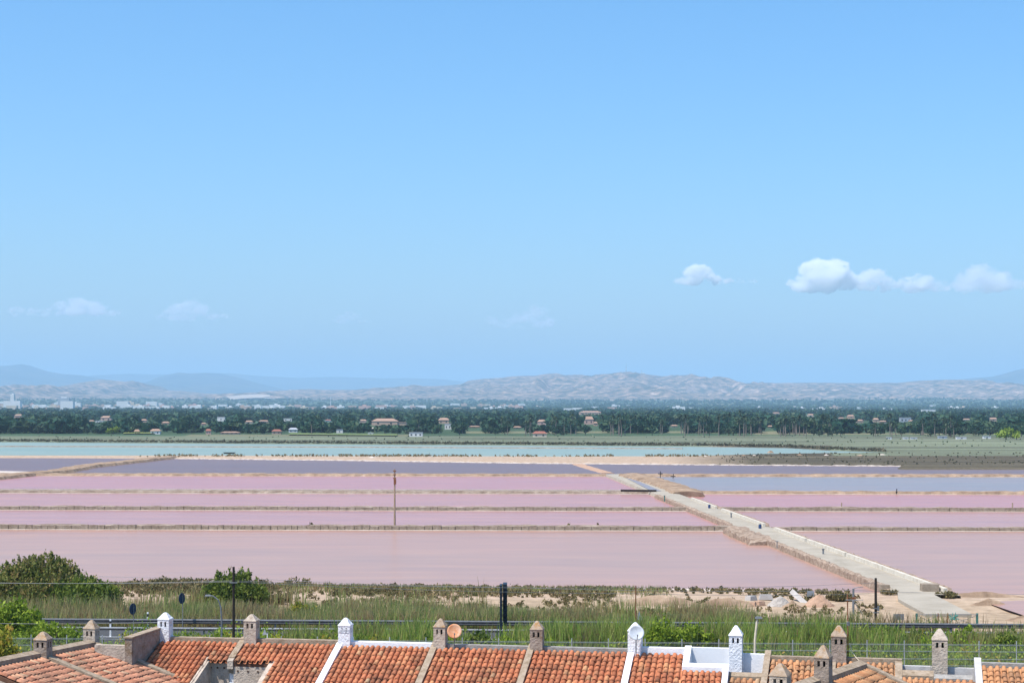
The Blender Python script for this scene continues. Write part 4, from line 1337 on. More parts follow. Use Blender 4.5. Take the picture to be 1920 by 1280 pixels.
tag(mb.build('leaning_slab', M['slab']), 'long pale slab leaning between the gravel and earth heaps', 'slab')
for i, (px, py, w, mat_, where) in enumerate(((1436, 1118, 1.2, 'slab', 'left of the gravel heap'), (1408, 1120, .9, 'slab', 'leftmost by the gravel heap'), (1520, 1112, .7, 'steel_dark', 'on top of the earth heap'), (1424, 1130, .8, 'dirt', 'in front of the gravel heap'), (1411, 1132, .6, 'dirt', 'among the broken bricks'))):
    mb = MB(); q = at(px, py + 5, .35)
    mb.box((q.x, q.y, .55), (w, .7, .4), rz=i * .7, taper=.8)
    tag(mb.build('rubble_block', M[mat_]), 'lump of ' + ('pale' if mat_ == 'slab' else 'dark' if mat_ == 'steel_dark' else 'reddish') + ' rubble ' + where, 'rubble', 'rubble lumps on the shore')
for i, (px, py) in enumerate(((697, 855.5), (1215, 854.5), (1322, 852.6), (1395, 851.5), (1415, 851.3), (1500, 850.3), (1550, 850.8), (1615, 851.5), (1655, 850), (1445, 843.5))):
    wpx = (34, 36, 18, 14, 14, 22, 18, 30, 24, 14)[i]
    heap('spoil_heap', px - wpx / 2, px + wpx / 2, py, py + 4.5, M['salt'] if i % 2 == 0 else M['dike_orange'], ('first', 'second', 'third', 'fourth', 'fifth', 'seventh', 'eighth', 'ninth', 'last', 'sixth')[i] + ' low spoil heap from the left on the bank below the lagoon', 'heap', 100 + i, .2).__setitem__('group', 'spoil heaps along the lagoon bank')

# ------------------------------------------------------------------ poles, signs and small things
def pole(name, px, ptop, Y, r, mat, label, cat, lean=0.0, taper=.8, n=8, foot=None):
    top = atY(px + lean, ptop, Y)
    b = atY(px, 1200, Y)
    zb = float(ground_z(np.array([b.x]), np.array([Y]))[0]) if foot is None else foot
    t = empty(name, (b.x, Y, zb), label, cat)
    mb = MB(); mb.tube([(b.x, Y, zb - .5), tuple(top)], [r, r * taper], n)
    mb.build('shaft', mat, t)
    return t, top


t, top = pole('utility_pole', 438, 1062, 112, .095, M['dark_wood'], 'dark wooden pole in front of the green bush at left', 'pole')
mb = MB(); mb.box((top.x, top.y - .1, top.z - 1.0), (.5, .06, .06)); mb.build('cross_bar', M['steel_dark'], t)
t, top = pole('utility_pole', 1642, 1083, 128, .11, M['dark_wood'], 'dark wooden pole beside the concrete apron at right', 'pole')
mb = MB()
for dz in (-2.2, -2.5): mb.box((top.x, top.y - .12, top.z + dz), (.42, .05, .07))
mb.box((top.x + .15, top.y - .16, top.z - 2.2), (.12, .1, .35)); mb.build('bracket', M['steel_dark'], t)
t, top = pole('marker_pole', 1192, 1097, 118, .045, M['rust'], 'thin rusty pole rising behind the dish chimney', 'pole')
q = atY(1199, 1154, 117.6)
tr = MB(); tr.add([(q.x - .16, q.y, q.z - .26), (q.x + .2, q.y, q.z - .3), (q.x - .02, q.y, q.z + .34), (q.x - .16, q.y + .02, q.z - .26), (q.x + .2, q.y + .02, q.z - .3), (q.x - .02, q.y + .02, q.z + .34)], [(0, 1, 2), (5, 4, 3), (0, 3, 4, 1), (1, 4, 5, 2), (2, 5, 3, 0)])
st = empty('triangle_sign', (q.x, q.y, 1.0), 'tilted grey triangle sign by the thin rusty pole', 'sign')
tr.build('plate', M['galv'], st)
mb = MB(); mb.tube([(q.x, q.y + .05, .6), (q.x, q.y + .05, q.z + .2)], .025, 6); mb.build('post', M['galv'], st)
t, top = pole('fence_stake', 1600, 1103, 133, .10, M['steel_dark'], 'grey concrete post left of the right wooden pole', 'post', n=6)
mb = MB(); mb.tube([top, top + Vector((.35, 0, .12)), top + Vector((.75, 0, .14))], .03, 5)
mb.tube([top + Vector((0, 0, -.9)), top + Vector((.75, 0, -2.0))], .025, 5); mb.build('bracket', M['steel_dark'], t)
# the wooden pole standing in the pans
q = at(740, 985, .5); zt = atY(740, 879, q.y).z
t = empty('wooden_mast', (q.x, q.y, .4), 'tall weathered wooden pole with insulators standing on the block dike', 'pole')
mb = MB(); mb.tube([(q.x, q.y, -.3), (q.x, q.y, zt)], [.15, .09], 8); mb.build('shaft', M['old_wood'], t)
mb = MB()
for dz in (-.25, -.75, -1.25): mb.box((q.x, q.y - .1, zt + dz), (.42, .1, .14))
mb.box((q.x + .05, q.y - .16, zt - 1.7), (.34, .2, .7)); mb.build('insulator_bracket', M['rust'], t)
# street lamps
bx = atY(415, 1150, 111)
t = empty('street_lamp', (bx.x, 111, .8), 'grey street lamp with arm curved left over the coast road', 'street lamp')
pts = [atY(416, 1260, 111), atY(415.5, 1160, 111), atY(414, 1138, 111), atY(409, 1124, 111), atY(400, 1117, 111), atY(388, 1115, 111)]
mb = MB(); mb.tube(pts, [.06, .055, .05, .045, .04, .035], 8); mb.build('post', M['steel_dark'], t)
mb = MB(); hd = atY(390, 1115.5, 111); mb.box(hd, (.42, .2, .09), taper=.7); mb.build('lamp_head', M['steel_dark'], t)
bx = atY(1416, 1200, 99)
t = empty('street_lamp', (bx.x, 99, .8), 'cream lamp post with flat dark head behind the white terraces', 'street lamp')
pts = [atY(1414.5, 1290, 99), atY(1415.5, 1200, 99), atY(1417, 1185, 99), atY(1420, 1160, 99)]
mb = MB(); mb.tube(pts, .065, 8); mb.build('post', M['cream'], t)
mb = MB(); hd = atY(1422.5, 1157, 99); mb.box(hd, (.40, .26, .10), taper=.75); mb.build('lamp_head', M['steel_dark'], t)
# round road signs seen from behind
for px, py, Y, lab in ((249, 1141, 120, 'round road sign seen obliquely, dark, the lower one of two at left'), (341, 1121, 126, 'round road sign seen obliquely, dark, the taller one of two at left')):
    c = atY(px, py, Y)
    t = empty('road_sign', (c.x, Y, .9), lab, 'sign', 'round road signs at the left')
    mb = MB(); vs = []
    ax = Vector((math.cos(R(66)), math.sin(R(66)), 0))
    for o_ in (-.012, .012):
        for k in range(20):
            a_ = 2 * math.pi * k / 20
            vs.append(c + ax * .39 * math.cos(a_) + Vector((0, 0, .39 * math.sin(a_))) + Vector((-ax.y, ax.x, 0)) * o_)
    mb.add(vs, [tuple(range(20)), tuple(range(39, 19, -1))] + [(k, (k + 1) % 20, (k + 1) % 20 + 20, k + 20) for k in range(20)])
    mb.build('sign_plate', M['sign_back'], t)
    mb = MB(); mb.tube([(c.x + .05, Y + .04, .5), (c.x + .05, Y + .04, c.z + .3)], .03, 6); mb.build('sign_post', M['steel_dark'], t)
for px, py, Y, lab in ((277, 1147, 127, 'white roadside marker post with black band, right of the lower round sign'), (207, 1160, 121, 'white roadside marker post close to the lower left chimney')):
    c = atY(px, py, Y)
    t = empty('marker_post', (c.x, Y, .9), lab, 'marker post')
    mb = MB(); mb.box((c.x, Y, (c.z + .8) / 2), (.11, .08, c.z - .8)); mb.build('post', M['whitepaint'], t)
    mb = MB(); mb.box((c.x, Y, c.z - .22), (.116, .086, .2)); mb.build('black_band', M['blackpaint'], t)
# billboard seen edge-on
Yb = 119.5
c0, c1 = atY(939.3, 1096, Yb), atY(947, 1093.5, Yb + .8)
t = empty('billboard', (c0.x, Yb, .9), 'tall dark navy billboard seen edge on between road and pink pan', 'billboard')
for nm, c, w, dp in (('front_board', c0, .15, 2.4), ('rear_board', c1, .28, 2.6)):
    mb = MB(); zt = c.z; zb_ = H - (1176 - HY) / F * Yb
    mb.box((c.x, c.y + dp / 2 * .2, (zt + zb_) / 2), (w, dp * .5, zt - zb_), rz=-.0)
    for k in range(9):
        mb.box((c.x, c.y - dp * .25 + .02 + .15, zb_ + (zt - zb_) * (k + .5) / 9), (w + .05, .05, .05))
    mb.build(nm, M['navy'], t)
    mb = MB(); mb.tube([(c.x, c.y, .2), (c.x, c.y, zb_ + .1)], .07, 6); mb.build('leg', M['navy'], t)
# small triangle warning sign by the fence
c = atY(496, 1184, 106)
t = empty('triangle_sign', (c.x, 106, .9), 'small pale triangle sign with white stake right of the stubby beige chimney', 'sign')
mb = MB(); mb.add([(c.x - .14, 106, c.z - .2), (c.x + .14, 106, c.z - .16), (c.x, 106, c.z + .2), (c.x - .14, 106.02, c.z - .2), (c.x + .14, 106.02, c.z - .16), (c.x, 106.02, c.z + .2)], [(0, 1, 2), (5, 4, 3), (0, 3, 4, 1), (1, 4, 5, 2), (2, 5, 3, 0)])
mb.build('plate', M['galv'], t)
mb = MB(); mb.tube([(c.x + .17, 106, .7), (c.x + .17, 106, c.z - .1)], .03, 6); mb.build('stake', M['whitepaint'], t)
# grey board and old gate by the apron
c = atY(1685, 1156, 131)
t = empty('notice_board', (c.x, 131, .3), 'blank grey board on two legs left of the old gate', 'sign')
mb = MB(); mb.box((c.x, 131, c.z), (.78, .04, .46)); mb.build('board', M['steel_dark'], t)
for s_ in (-.3, .3):
    mb = MB(); mb.box((c.x + s_, 131.05, (c.z + .2) / 2), (.05, .05, c.z)); mb.build('leg', M['steel_dark'], t)
gz = float(ground_z(np.array([30.0]), np.array([131.0]))[0])
t = empty('field_gate', (atY(1778, 1160, 131).x, 131, gz), 'old two leaf gate with green posts and crossed braces closing the causeway', 'gate')
ht = atY(1718, 1151, 131).z
xs_ = [atY(px, 1160, 131).x for px in (1719, 1759, 1777, 1832)]
for i, px in enumerate((1719, 1759, 1777, 1832)):
    mb = MB(); mb.box((xs_[i], 131, (ht + gz) / 2 + .03), (.16 if i in (0, 3) else .08, .1, ht - gz + .1)); mb.build('gate_post', M['greenpaint'] if i in (0, 3) else M['rust'], t)
for xa, xb in ((xs_[0], xs_[1]), (xs_[2], xs_[3])):
    mb = MB()
    mb.tube([(xa, 130.95, ht - .02), (xb, 130.95, ht - .02)], .025, 5)
    mb.tube([(xa, 130.95, ht - .05), (xb, 130.95, gz + .15)], .02, 5); mb.tube([(xb, 130.95, ht - .05), (xa, 130.95, gz + .15)], .02, 5)
    mb.tube([(xa, 130.95, gz + .15), (xb, 130.95, gz + .15)], .02, 5)
    mb.build('gate_leaf', M['steel_dark'], t)
mb = MB(); rr = random.Random(3); c = atY(1786, 1156, 130.6)
for k in range(22):
    a_ = rr.uniform(0, 6.28); l_ = rr.uniform(.15, .5)
    mb.tube([c + Vector((rr.uniform(-.2, .2), rr.uniform(-.1, .1), -.15)), c + Vector((math.cos(a_) * l_, rr.uniform(-.1, .1), math.sin(a_) * l_ * .9))], .022, 4)
tag(mb.build('netting_tangle', M['teal']), 'tangle of teal netting hung on the old gate', 'netting')
# a few stakes and barrels in the pans
for px, pt, pb, k, nm, mat_, label in ((1577.5, 942, 951.5, 2, 'stake', 'old_wood', 'short dark stake on the dike in front of the strong pink pan'), (1898, 942, 952, 2, 'stake', 'old_wood', 'short stake on the dike near the right edge of the pans'), (1681, 916, 922, 3, 'stake', 'dark_wood', 'tiny stake on the dike below the bluish pan'), (1238, 883, 892, 4, 'sluice_post', 'dark_wood', 'dark sluice post at the far end of the causeway, the taller of two'), (1262, 888, 893, 4, 'sluice_post', 'dark_wood', 'dark sluice post at the far end of the causeway, the shorter of two')):
    q = at(px, pb, .5)
    t = empty(nm, q, label, 'post')
    mb = MB(); zt = atY(px, pt, q.y).z; mb.tube([(q.x, q.y, .1), (q.x + .05, q.y, zt)], .09, 6); mb.build('shaft', M[mat_], t)
    mb = MB(); mb.box((q.x, q.y - .1, .5 if nm == 'stake' else zt - .55), (.3 if nm == 'stake' else 1.1, .16, .2)); mb.build('foot_block' if nm == 'stake' else 'sluice_board', M[mat_], t)
for px, py, lab in ((1425, 992, 'blue barrel on the causeway at the first dike on the right'), (1330, 953.5, 'blue barrel farther along the causeway at the second dike')):
    q = at(px, py, .5)
    t = empty('barrel', q, lab, 'barrel')
    mb = MB(); mb.tube([(q.x, q.y, .5), (q.x, q.y, .6), (q.x, q.y, .85), (q.x, q.y, 1.1), (q.x, q.y, 1.16)], [.17, .20, .21, .20, .17], 10); mb.build('drum', M['blueplastic'], t)
    mb = MB(); mb.tube([(q.x, q.y, 1.162), (q.x, q.y, 1.19)], .15, 10); mb.build('lid', M['blackpaint'], t)
for px, pt, pb, lab in ((1543.5, 1029, 1038, 'grey bollard against the parapet in the middle of the causeway'), (1371, 962, 970, 'thin grey bollard on the causeway left of the nearer barrel'), (1457, 1015, 1024, 'thin pale stake on the causeway beside the rubble bank'), (1246, 929, 937, 'greenish marker on the causeway at its far end')):
    q = at(px, pb, .62)
    t = empty('bollard', q, lab, 'bollard')
    mb = MB(); zt = atY(px, pt, q.y).z; mb.tube([(q.x, q.y, .4), (q.x, q.y, zt)], .10 if px != 1457 else .05, 6); mb.build('shaft', M['steel_dark'] if px != 1246 else M['greenpaint'], t)
    mb = MB(); mb.box((q.x, q.y, zt + .03), (.3, .24, .07)); mb.build('cap', M['steel_dark'], t)
# punt on the lagoon
q = at(430, 850)
mb = MB(); mb.hexa([(q.x - 1.5, q.y - .5, -.05), (q.x + 1.5, q.y - .5, -.05), (q.x + 1.5, q.y + .5, -.05), (q.x - 1.5, q.y + .5, -.05), (q.x - 2.2, q.y - .7, .4), (q.x + 2.2, q.y - .7, .4), (q.x + 2.2, q.y + .7, .4), (q.x - 2.2, q.y + .7, .4)])
tag(mb.build('punt', M['dark_wood']), 'small dark punt lying on the turquoise lagoon', 'boat')


def cable(pts, Y, r, label):
    P = [atY(px, py, y_) for (px, py), y_ in zip(pts, Y)]
    out = []
    for a_, b_ in zip(P, P[1:]):
        for k in range(12):
            t_ = k / 12; q_ = a_.lerp(b_, t_); q_.z -= .018 * (b_ - a_).length * 4 * t_ * (1 - t_) * .35; out.append(q_)
    out.append(P[-1])
    mb = MB(); mb.tube(out, r, 4)
    return tag(mb.build('power_cable', M['steel_dark']), label, 'cable')


cable([(-120, 1091), (438, 1088), (1192, 1101), (1642, 1092)], [112, 112, 118, 128], .010, 'upper thin cable strung from the left dark pole to the right dark pole')
cable([(-120, 1089.5), (438, 1090), (1192, 1112), (1642, 1112)], [112, 112, 118, 128], .010, 'lower thin cable strung between the dark poles')
cable([(185, 1080), (440, 1082), (940, 1100), (1600, 1106), (2040, 1113)], [150, 150, 150, 152, 155], .014, 'long thin cable crossing in front of the wide pink pan')
cable([(-120, 1166), (310, 1166)], [117, 117], .012, 'low cable at the left along the coast road')

# ------------------------------------------------------------------ far plain: houses, palms, trees, town
wallm = {c: surf('far_wall_' + c, [tuple(x * .85 for x in v), v], .3, .9) for c, v in {'white': (.72, .71, .69), 'cream': (.62, .52, .40), 'pink': (.58, .38, .32), 'orange': (.50, .35, .26), 'grey': (.36, .40, .45), 'yellow': (.60, .50, .24)}.items()}
roofm = {c: surf('far_roof_' + c, [tuple(x * .8 for x in v), v], .5, .9) for c, v in {'red': (.30, .12, .085), 'orange': (.38, .245, .175), 'flat': (.56, .54, .52), 'grey': (.40, .42, .45)}.items()}
glass = flat('dark_window', (.03, .035, .04), .3)
HOUSES = []       # (px0, px1, ptop, pbase) for keeping trees off


def far_house(px, pbase, wpx, hpx, wall, roof, label, group=None, gable=True, windows=2, wing=None):
    q = at(px, pbase)
    s_ = q.y / F
    w, h = wpx * s_, hpx * s_
    zg = float(ground_z(np.array([q.x]), np.array([q.y]))[0])
    dp = min(w * .6, 12)
    t = empty('farm_house', (q.x, q.y, zg), label, 'house', group)
    hw = h * (.62 if gable else .9)
    mb = MB(); mb.box((q.x, q.y, zg + hw / 2 - .2), (w, dp, hw + .4))
    if wing: mb.box((q.x + wing * w * .62, q.y + .3, zg + hw * .32), (w * .45, dp * .8, hw * .65))
    mb.build('wall', wallm[wall], t)
    mb = MB(); zt = zg + hw; e = .35
    if gable:
        mb.add([(q.x - w / 2 - e, q.y - dp / 2 - e, zt), (q.x + w / 2 + e, q.y - dp / 2 - e, zt), (q.x + w / 2 + e, q.y + dp / 2 + e, zt), (q.x - w / 2 - e, q.y + dp / 2 + e, zt), (q.x - w * .32, q.y, zg + h), (q.x + w * .32, q.y, zg + h)],
               [(0, 1, 5, 4), (1, 2, 5), (2, 3, 4, 5), (3, 0, 4), (3, 2, 1, 0)])
        if wing: mb.box((q.x + wing * w * .62, q.y + .3, zg + hw * .70), (w * .47, dp * .85, hw * .1))
    else:
        mb.box((q.x, q.y, zt + h * .05), (w + .3, dp + .3, h * .1))
    mb.build('roof', roofm[roof], t)
    for k in range(windows):
        mb = MB(); wx = q.x - w / 2 + w * (k + .5) / windows
        mb.box((wx, q.y - dp / 2 - .02, zg + hw * .5), (min(1.4, w * .12), .12, hw * .35)); mb.build('window', glass, t)
    HOUSES.append((px - wpx / 2 - 2, px + wpx / 2 + 2 + (wpx * .4 if wing else 0), pbase - hpx, pbase))
    return t


far_house(292, 815, 18, 10, 'white', 'orange', 'far white farmhouse with orange roof at the edge of the trees at left')
far_house(722, 798, 48, 13, 'orange', 'orange', 'largest far villa, orange walled with side wing above the pale field', wing=1)
far_house(1012, 821, 26, 11, 'cream', 'red', 'far house with broad red roof at the edge of the palm grove')
far_house(519, 815, 17, 9, 'orange', 'red', 'far house with red roof at the marsh edge left of centre')
far_house(780, 820, 25, 8, 'white', 'grey', 'far white shed with grey roof at the marsh edge', gable=False, windows=3)
far_house(1104, 796, 17, 15, 'pink', 'orange', 'far tall pinkish house above the palm grove')
far_house(1107, 777.5, 42, 7, 'orange', 'orange', 'long low orange building far behind the palm grove', windows=5)
far_house(1697, 792, 20, 9, 'grey', 'grey', 'far blue grey building among the trees at right', gable=False, windows=3)
far_house(257, 815, 9, 9, 'yellow', 'orange', 'far small yellow house at the trees left of the white farmhouse')
far_house(391, 815, 9, 10, 'pink', 'red', 'far small pink house at the right end of the left hedge')
far_house(432, 815, 34, 5, 'pink', 'orange', 'far long low pinkish building at the left marsh edge', windows=4)
far_house(200, 789, 20, 9, 'pink', 'orange', 'far pinkish house standing tallest in the left orchard')
far_house(187, 793, 14, 4, 'white', 'flat', 'far low white shed below the pinkish orchard house', gable=False)
far_house(550, 812, 16, 9, 'white', 'grey', 'far white house at the marsh edge right of the red roof')
far_house(541, 791, 18, 6, 'white', 'flat', 'far white flat roofed house in the orchard left of centre', gable=False)
far_house(832, 795, 20, 11, 'orange', 'orange', 'far orange house at the right end of the pale field')
far_house(840, 806, 12, 11, 'white', 'grey', 'far pale house below the orange house by the field', gable=False)
G = 'small farmhouses scattered among the far trees'
SMALL = sorted(((35, 784, 14, 7, 'pink', 'orange'), (172, 793, 9, 5, 'cream', 'orange'), (270, 792, 11, 6, 'pink', 'orange'), (311, 797, 13, 6, 'orange', 'orange'), (415, 790, 14, 8, 'white', 'flat'), (467, 795, 14, 6, 'cream', 'orange'), (382, 798, 8, 5, 'pink', 'orange'),
                             (495, 793, 18, 5, 'pink', 'orange'), (616, 791, 12, 4, 'white', 'red'), (681, 793, 12, 6, 'pink', 'orange'), (637, 813, 12, 7, 'white', 'grey'), (695, 817, 10, 5, 'white', 'flat'), (890, 803, 20, 4, 'orange', 'orange'), (1016, 797, 16, 10, 'pink', 'orange'), (970, 805, 14, 5, 'orange', 'orange'),
                             (1117, 799, 8, 8, 'orange', 'orange'), (1067, 769, 20, 4, 'white', 'flat'), (1264, 802, 12, 5, 'cream', 'orange'), (1455, 777, 12, 4, 'pink', 'orange'), (1520, 782, 12, 6, 'cream', 'orange'), (1595, 785, 13, 7, 'orange', 'orange'), (1577, 787, 10, 4, 'pink', 'orange'),
                             (1612, 793, 12, 6, 'orange', 'orange'), (1642, 792, 10, 8, 'orange', 'orange'), (1709, 793, 10, 5, 'cream', 'orange'), (1812, 790, 12, 5, 'cream', 'orange'), (1862, 790, 14, 7, 'orange', 'orange'), (1664, 768, 16, 4, 'white', 'flat'), (1740, 772, 24, 4, 'white', 'flat'), (1616, 767, 18, 4, 'white', 'flat'),
                             (1667, 825, 9, 4, 'white', 'flat'), (1698, 825, 10, 4, 'white', 'flat'), (1713, 825, 12, 3.5, 'white', 'flat'), (1767, 824, 16, 5, 'grey', 'flat'), (1802, 825, 18, 4.5, 'white', 'flat'), (1850, 824, 14, 5, 'white', 'grey'), (1444, 803, 8, 5, 'orange', 'orange'), (1655, 794, 12, 5, 'orange', 'orange')))
ORD = ('first', 'second', 'third', 'fourth', 'fifth', 'sixth', 'seventh', 'eighth', 'ninth', 'tenth', 'eleventh', 'twelfth')
SEEN = {}
for px, pb, w, h, wl, rf in SMALL:
    kd = wl + ' far farmhouse with ' + ('flat pale' if rf == 'flat' else rf) + ' roof'
    tot = sum(1 for q_ in SMALL if q_[4:] == (wl, rf))
    SEEN[kd] = SEEN.get(kd, 0) + 1
    far_house(px, pb, w, h, wl, rf, 'small ' + kd + ' among the trees' + (', ' + ORD[SEEN[kd] - 1] + ' such from the left' if tot > 1 else ''), G, gable=rf not in ('flat', 'grey'), windows=1)
# open fields and greenhouse strip
sheet('field', [tuple(at(*q, 1.2)) for q in ((655, 803.4), (822, 804), (826, 801), (660, 800.8))], surf('bare_field', [(.42, .36, .28), (.50, .44, .36)], .05, .9), 'pale bare field strip in front of the orange villa')
sheet('field', [tuple(at(*q, 1.0)) for q in ((230, 812), (290, 812), (285, 806), (240, 806))], surf('lime_field', [(.14, .18, .04), (.20, .22, .06)], .05, .9), 'yellow green field patch at the left')
sheet('field', [tuple(at(*q, 1.0)) for q in ((540, 814), (745, 816), (745, 813), (545, 811))], surf('green_field', [(.10, .15, .04), (.16, .18, .06)], .03, .9), 'yellow green field strip at the marsh edge')


def crown_mesh(name, mat, seed, w, h, n=9, per=7, size=1.1):
    rng = np.random.default_rng(seed)
    cl = []
    for k in range(n):
        a_ = rng.uniform(0, 6.28); rr = math.sqrt(rng.random()) * .6
        rx = w * rng.uniform(.20, .32)
        cl.append((rr * math.cos(a_) * w / 2 * 1.3, rr * math.sin(a_) * w / 2 * 1.3, h * rng.uniform(.35, .8), rx, rx, h * rng.uniform(.16, .24)))
    v, f = leaf_cloud(cl, per, size, rng, 1.3, .1, .6)
    v[:, 2] = np.clip(v[:, 2], .05 * h, None)
    return np_mesh(name, v, f, 4, mat)


def palm_meshes(seed):
    rng = np.random.default_rng(seed)
    h = rng.uniform(7.0, 9.5)
    mb = MB(); mb.tube([(0, 0, -.5), (rng.normal(0, .15), 0, h * .5), (rng.normal(0, .3), rng.normal(0, .3), h)], [.28, .22, .2], 6)
    tm = bpy.data.meshes.new('trunk'); tm.from_pydata(mb.v, [], mb.f); tm.materials.append(M['palm_bark']); tm.update()
    V, Fc = [], []
    for k in range(34):
        a_ = rng.uniform(0, 6.28); el = rng.uniform(-.9, 1.2); L = rng.uniform(1.8, 2.6)
        d = np.array([math.cos(a_), math.sin(a_), 0]); side = np.array([-d[1], d[0], 0])
        p = np.array([0, 0, h]); w = .42
        pts = []
        for j in range(4):
            pts.append((p - side * w * (1 - .2 * j), p + side * w * (1 - .2 * j)))
            ang = el - j * .5
            p = p + (d * math.cos(ang) + np.array([0, 0, math.sin(ang)])) * L / 3
        b = len(V)
        for l_, r_ in pts: V += [l_, r_]
        Fc += [(b + 2 * j, b + 2 * j + 1, b + 2 * j + 3, b + 2 * j + 2) for j in range(3)]
    return tm, np_mesh('crown', np.array(V), np.array(Fc), 4, M['palm_leaf'])


def trunk_mesh(h):
    mb = MB(); mb.tube([(0, 0, -.5), (.1, 0, h * .25), (0, .1, h * .55)], [.35, .26, .12], 5)
    me = bpy.data.meshes.new('trunk'); me.from_pydata(mb.v, [], mb.f); me.materials.append(M['bark']); me.update()
    return me


PALMS = [palm_meshes(i) for i in range(5)]
CROWNS = [(crown_mesh('crown', (M['far_leaf'], M['far_leaf'], M['far_leaf2'])[i % 3], 200 + i, w, h), trunk_mesh(h)) for i, (w, h) in enumerate(((9, 7), (7, 8), (8, 5.5), (11, 8), (6, 9), (7, 6)))]


def blocked(px, pb, ptop, half):
    for a_, b_, t_, s_ in HOUSES:
        if a_ - half < px < b_ + half and pb > s_ - 1.5 and ptop < s_ - 1: return True
    return False


rr = random.Random(21)


def plant(name, px, pb, meshes, label, cat, group, scale):
    q = at(px, pb)
    z = float(ground_z(np.array([q.x]), np.array([q.y]))[0])
    t = empty(name, (q.x, q.y, z), label, cat, group, rr.uniform(0, 6.28))
    t.scale = (scale, scale, scale * rr.uniform(.9, 1.1))
    for nm, me in zip(('trunk', 'crown'), meshes):
        o = bpy.data.objects.new(nm, me); COL.objects.link(o); o.parent = t


np_, nt_ = 0, 0
for k in range(4000):
    if np_ >= 150: break
    px = rr.uniform(940, 1790) if rr.random() < .85 else rr.uniform(-20, 1940)
    edge = 818.5 + (px - 960) * .004
    pb = edge - abs(rr.gauss(0, 9))
    s_ = rr.uniform(.75, 1.15)
    hp = 10 * s_ * (pb - HY) / H
    if blocked(px, pb, pb - hp, 5) or pb < 795: continue
    plant('palm_tree', px, pb, PALMS[rr.randrange(5)], 'tall date palm in the far grove at the marsh edge', 'palm tree', 'palms in the far grove', s_); np_ += 1
for k in range(6000):
    if nt_ >= 290: break
    px = rr.uniform(-30, 1950)
    if 960 < px < 1640 and rr.random() < .6: continue
    edge = 817.5 + (px - 960) * .004 if px > 250 else 815
    pb = edge - abs(rr.gauss(0, 10))
    i = rr.randrange(6); s_ = rr.uniform(.45, .95)
    hp = 8 * s_ * (pb - HY) / H
    if blocked(px, pb, pb - hp, 8) or pb < 788: continue
    plant('broadleaf_tree', px, pb, CROWNS[i], ('broad dark green', 'round dark green', 'low olive green', 'largest spreading dark green', 'tall narrow dark green', 'small olive green')[i] + ' tree on the far plain behind the marsh', 'tree', 'broadleaf trees on the far plain', s_); nt_ += 1
lime = (crown_mesh('crown', M['far_lime'], 300, 9, 6), trunk_mesh(5))
for px, s_, lab in ((1886, .95, 'bright lime green tree at the right marsh edge, the larger'), (1906, .65, 'bright lime green tree at the right marsh edge, the smaller'), (213, .7, 'small lime green tree at the left marsh edge')):
    plant('lime_tree', px, 826 if px > 1000 else 815, lime, lab, 'tree', None, s_)

# the rest of the wooded plain reads as one mass
rng = np.random.default_rng(77)
V = []
UNIT = []
for k in range(10):
    cl = [(rng.uniform(-.3, .3), rng.uniform(-.3, .3), rng.uniform(.35, .75), .3, .3, .26) for _ in range(4)]
    UNIT.append(leaf_cloud(cl, 34, .5, rng, 1.2, .1, .7)[0])
cnt = 0
for k in range(19000):
    off = 54 * rng.random() ** 1.25 + 3.2
    px = rng.uniform(-60, 1980); pb = HY + off
    if off < 9 and px < 1050 and rng.random() < .75: continue
    Y = F * H / off
    X = (px - CX) / F * Y
    dens = vnoise(X * .004 + 3, Y * .010)
    if rng.random() > .35 + 1.3 * dens: continue
    hgt = rng.uniform(3.5, 8.5); wd = hgt * rng.uniform(.8, 1.5)
    if blocked(px, pb, pb - hgt * off / H, wd * .5 * off / H): continue
    z = float(ground_z(np.array([X]), np.array([Y]))[0])
    u = UNIT[int(rng.integers(0, 10))]
    a_ = rng.uniform(0, 6.28)
    c_, s_ = math.cos(a_), math.sin(a_)
    x = (u[:, 0] * c_ - u[:, 1] * s_) * wd; y = (u[:, 0] * s_ + u[:, 1] * c_) * wd
    V.append(np.stack([X + x, Y + y, z + u[:, 2] * hgt], 1)); cnt += 1
V = np.concatenate(V)
tag(link('woodland', np_mesh('woodland', V, np.arange(len(V)).reshape(-1, 4), 4, M['far_leaf'])), 'distant dark green orchards and trees covering the plain', kind='stuff')
# the slopes under the hills: scattered far trees
V = []
for k in range(7000):
    px = rng.uniform(-60, 1980); Y = rng.uniform(5000, 9800)
    if px < 900 and rng.random() < .35: continue
    X = (px - CX) / F * Y
    if rng.random() > .15 + 1.2 * vnoise(X * .0016, Y * .003): continue
    hgt = rng.uniform(5, 10); wd = hgt * rng.uniform(1.2, 2.6)
    z = float(ground_z(np.array([X]), np.array([Y]))[0])
    u = UNIT[int(rng.integers(0, 10))][:80]
    V.append(np.stack([X + u[:, 0] * wd, Y + u[:, 1] * wd, z + u[:, 2] * hgt], 1))
V = np.concatenate(V)
tag(link('far_woodland', np_mesh('far_woodland', V, np.arange(len(V)).reshape(-1, 4), 4, M['far_leaf'])), 'faint bluish trees on the slopes below the hills', kind='stuff')

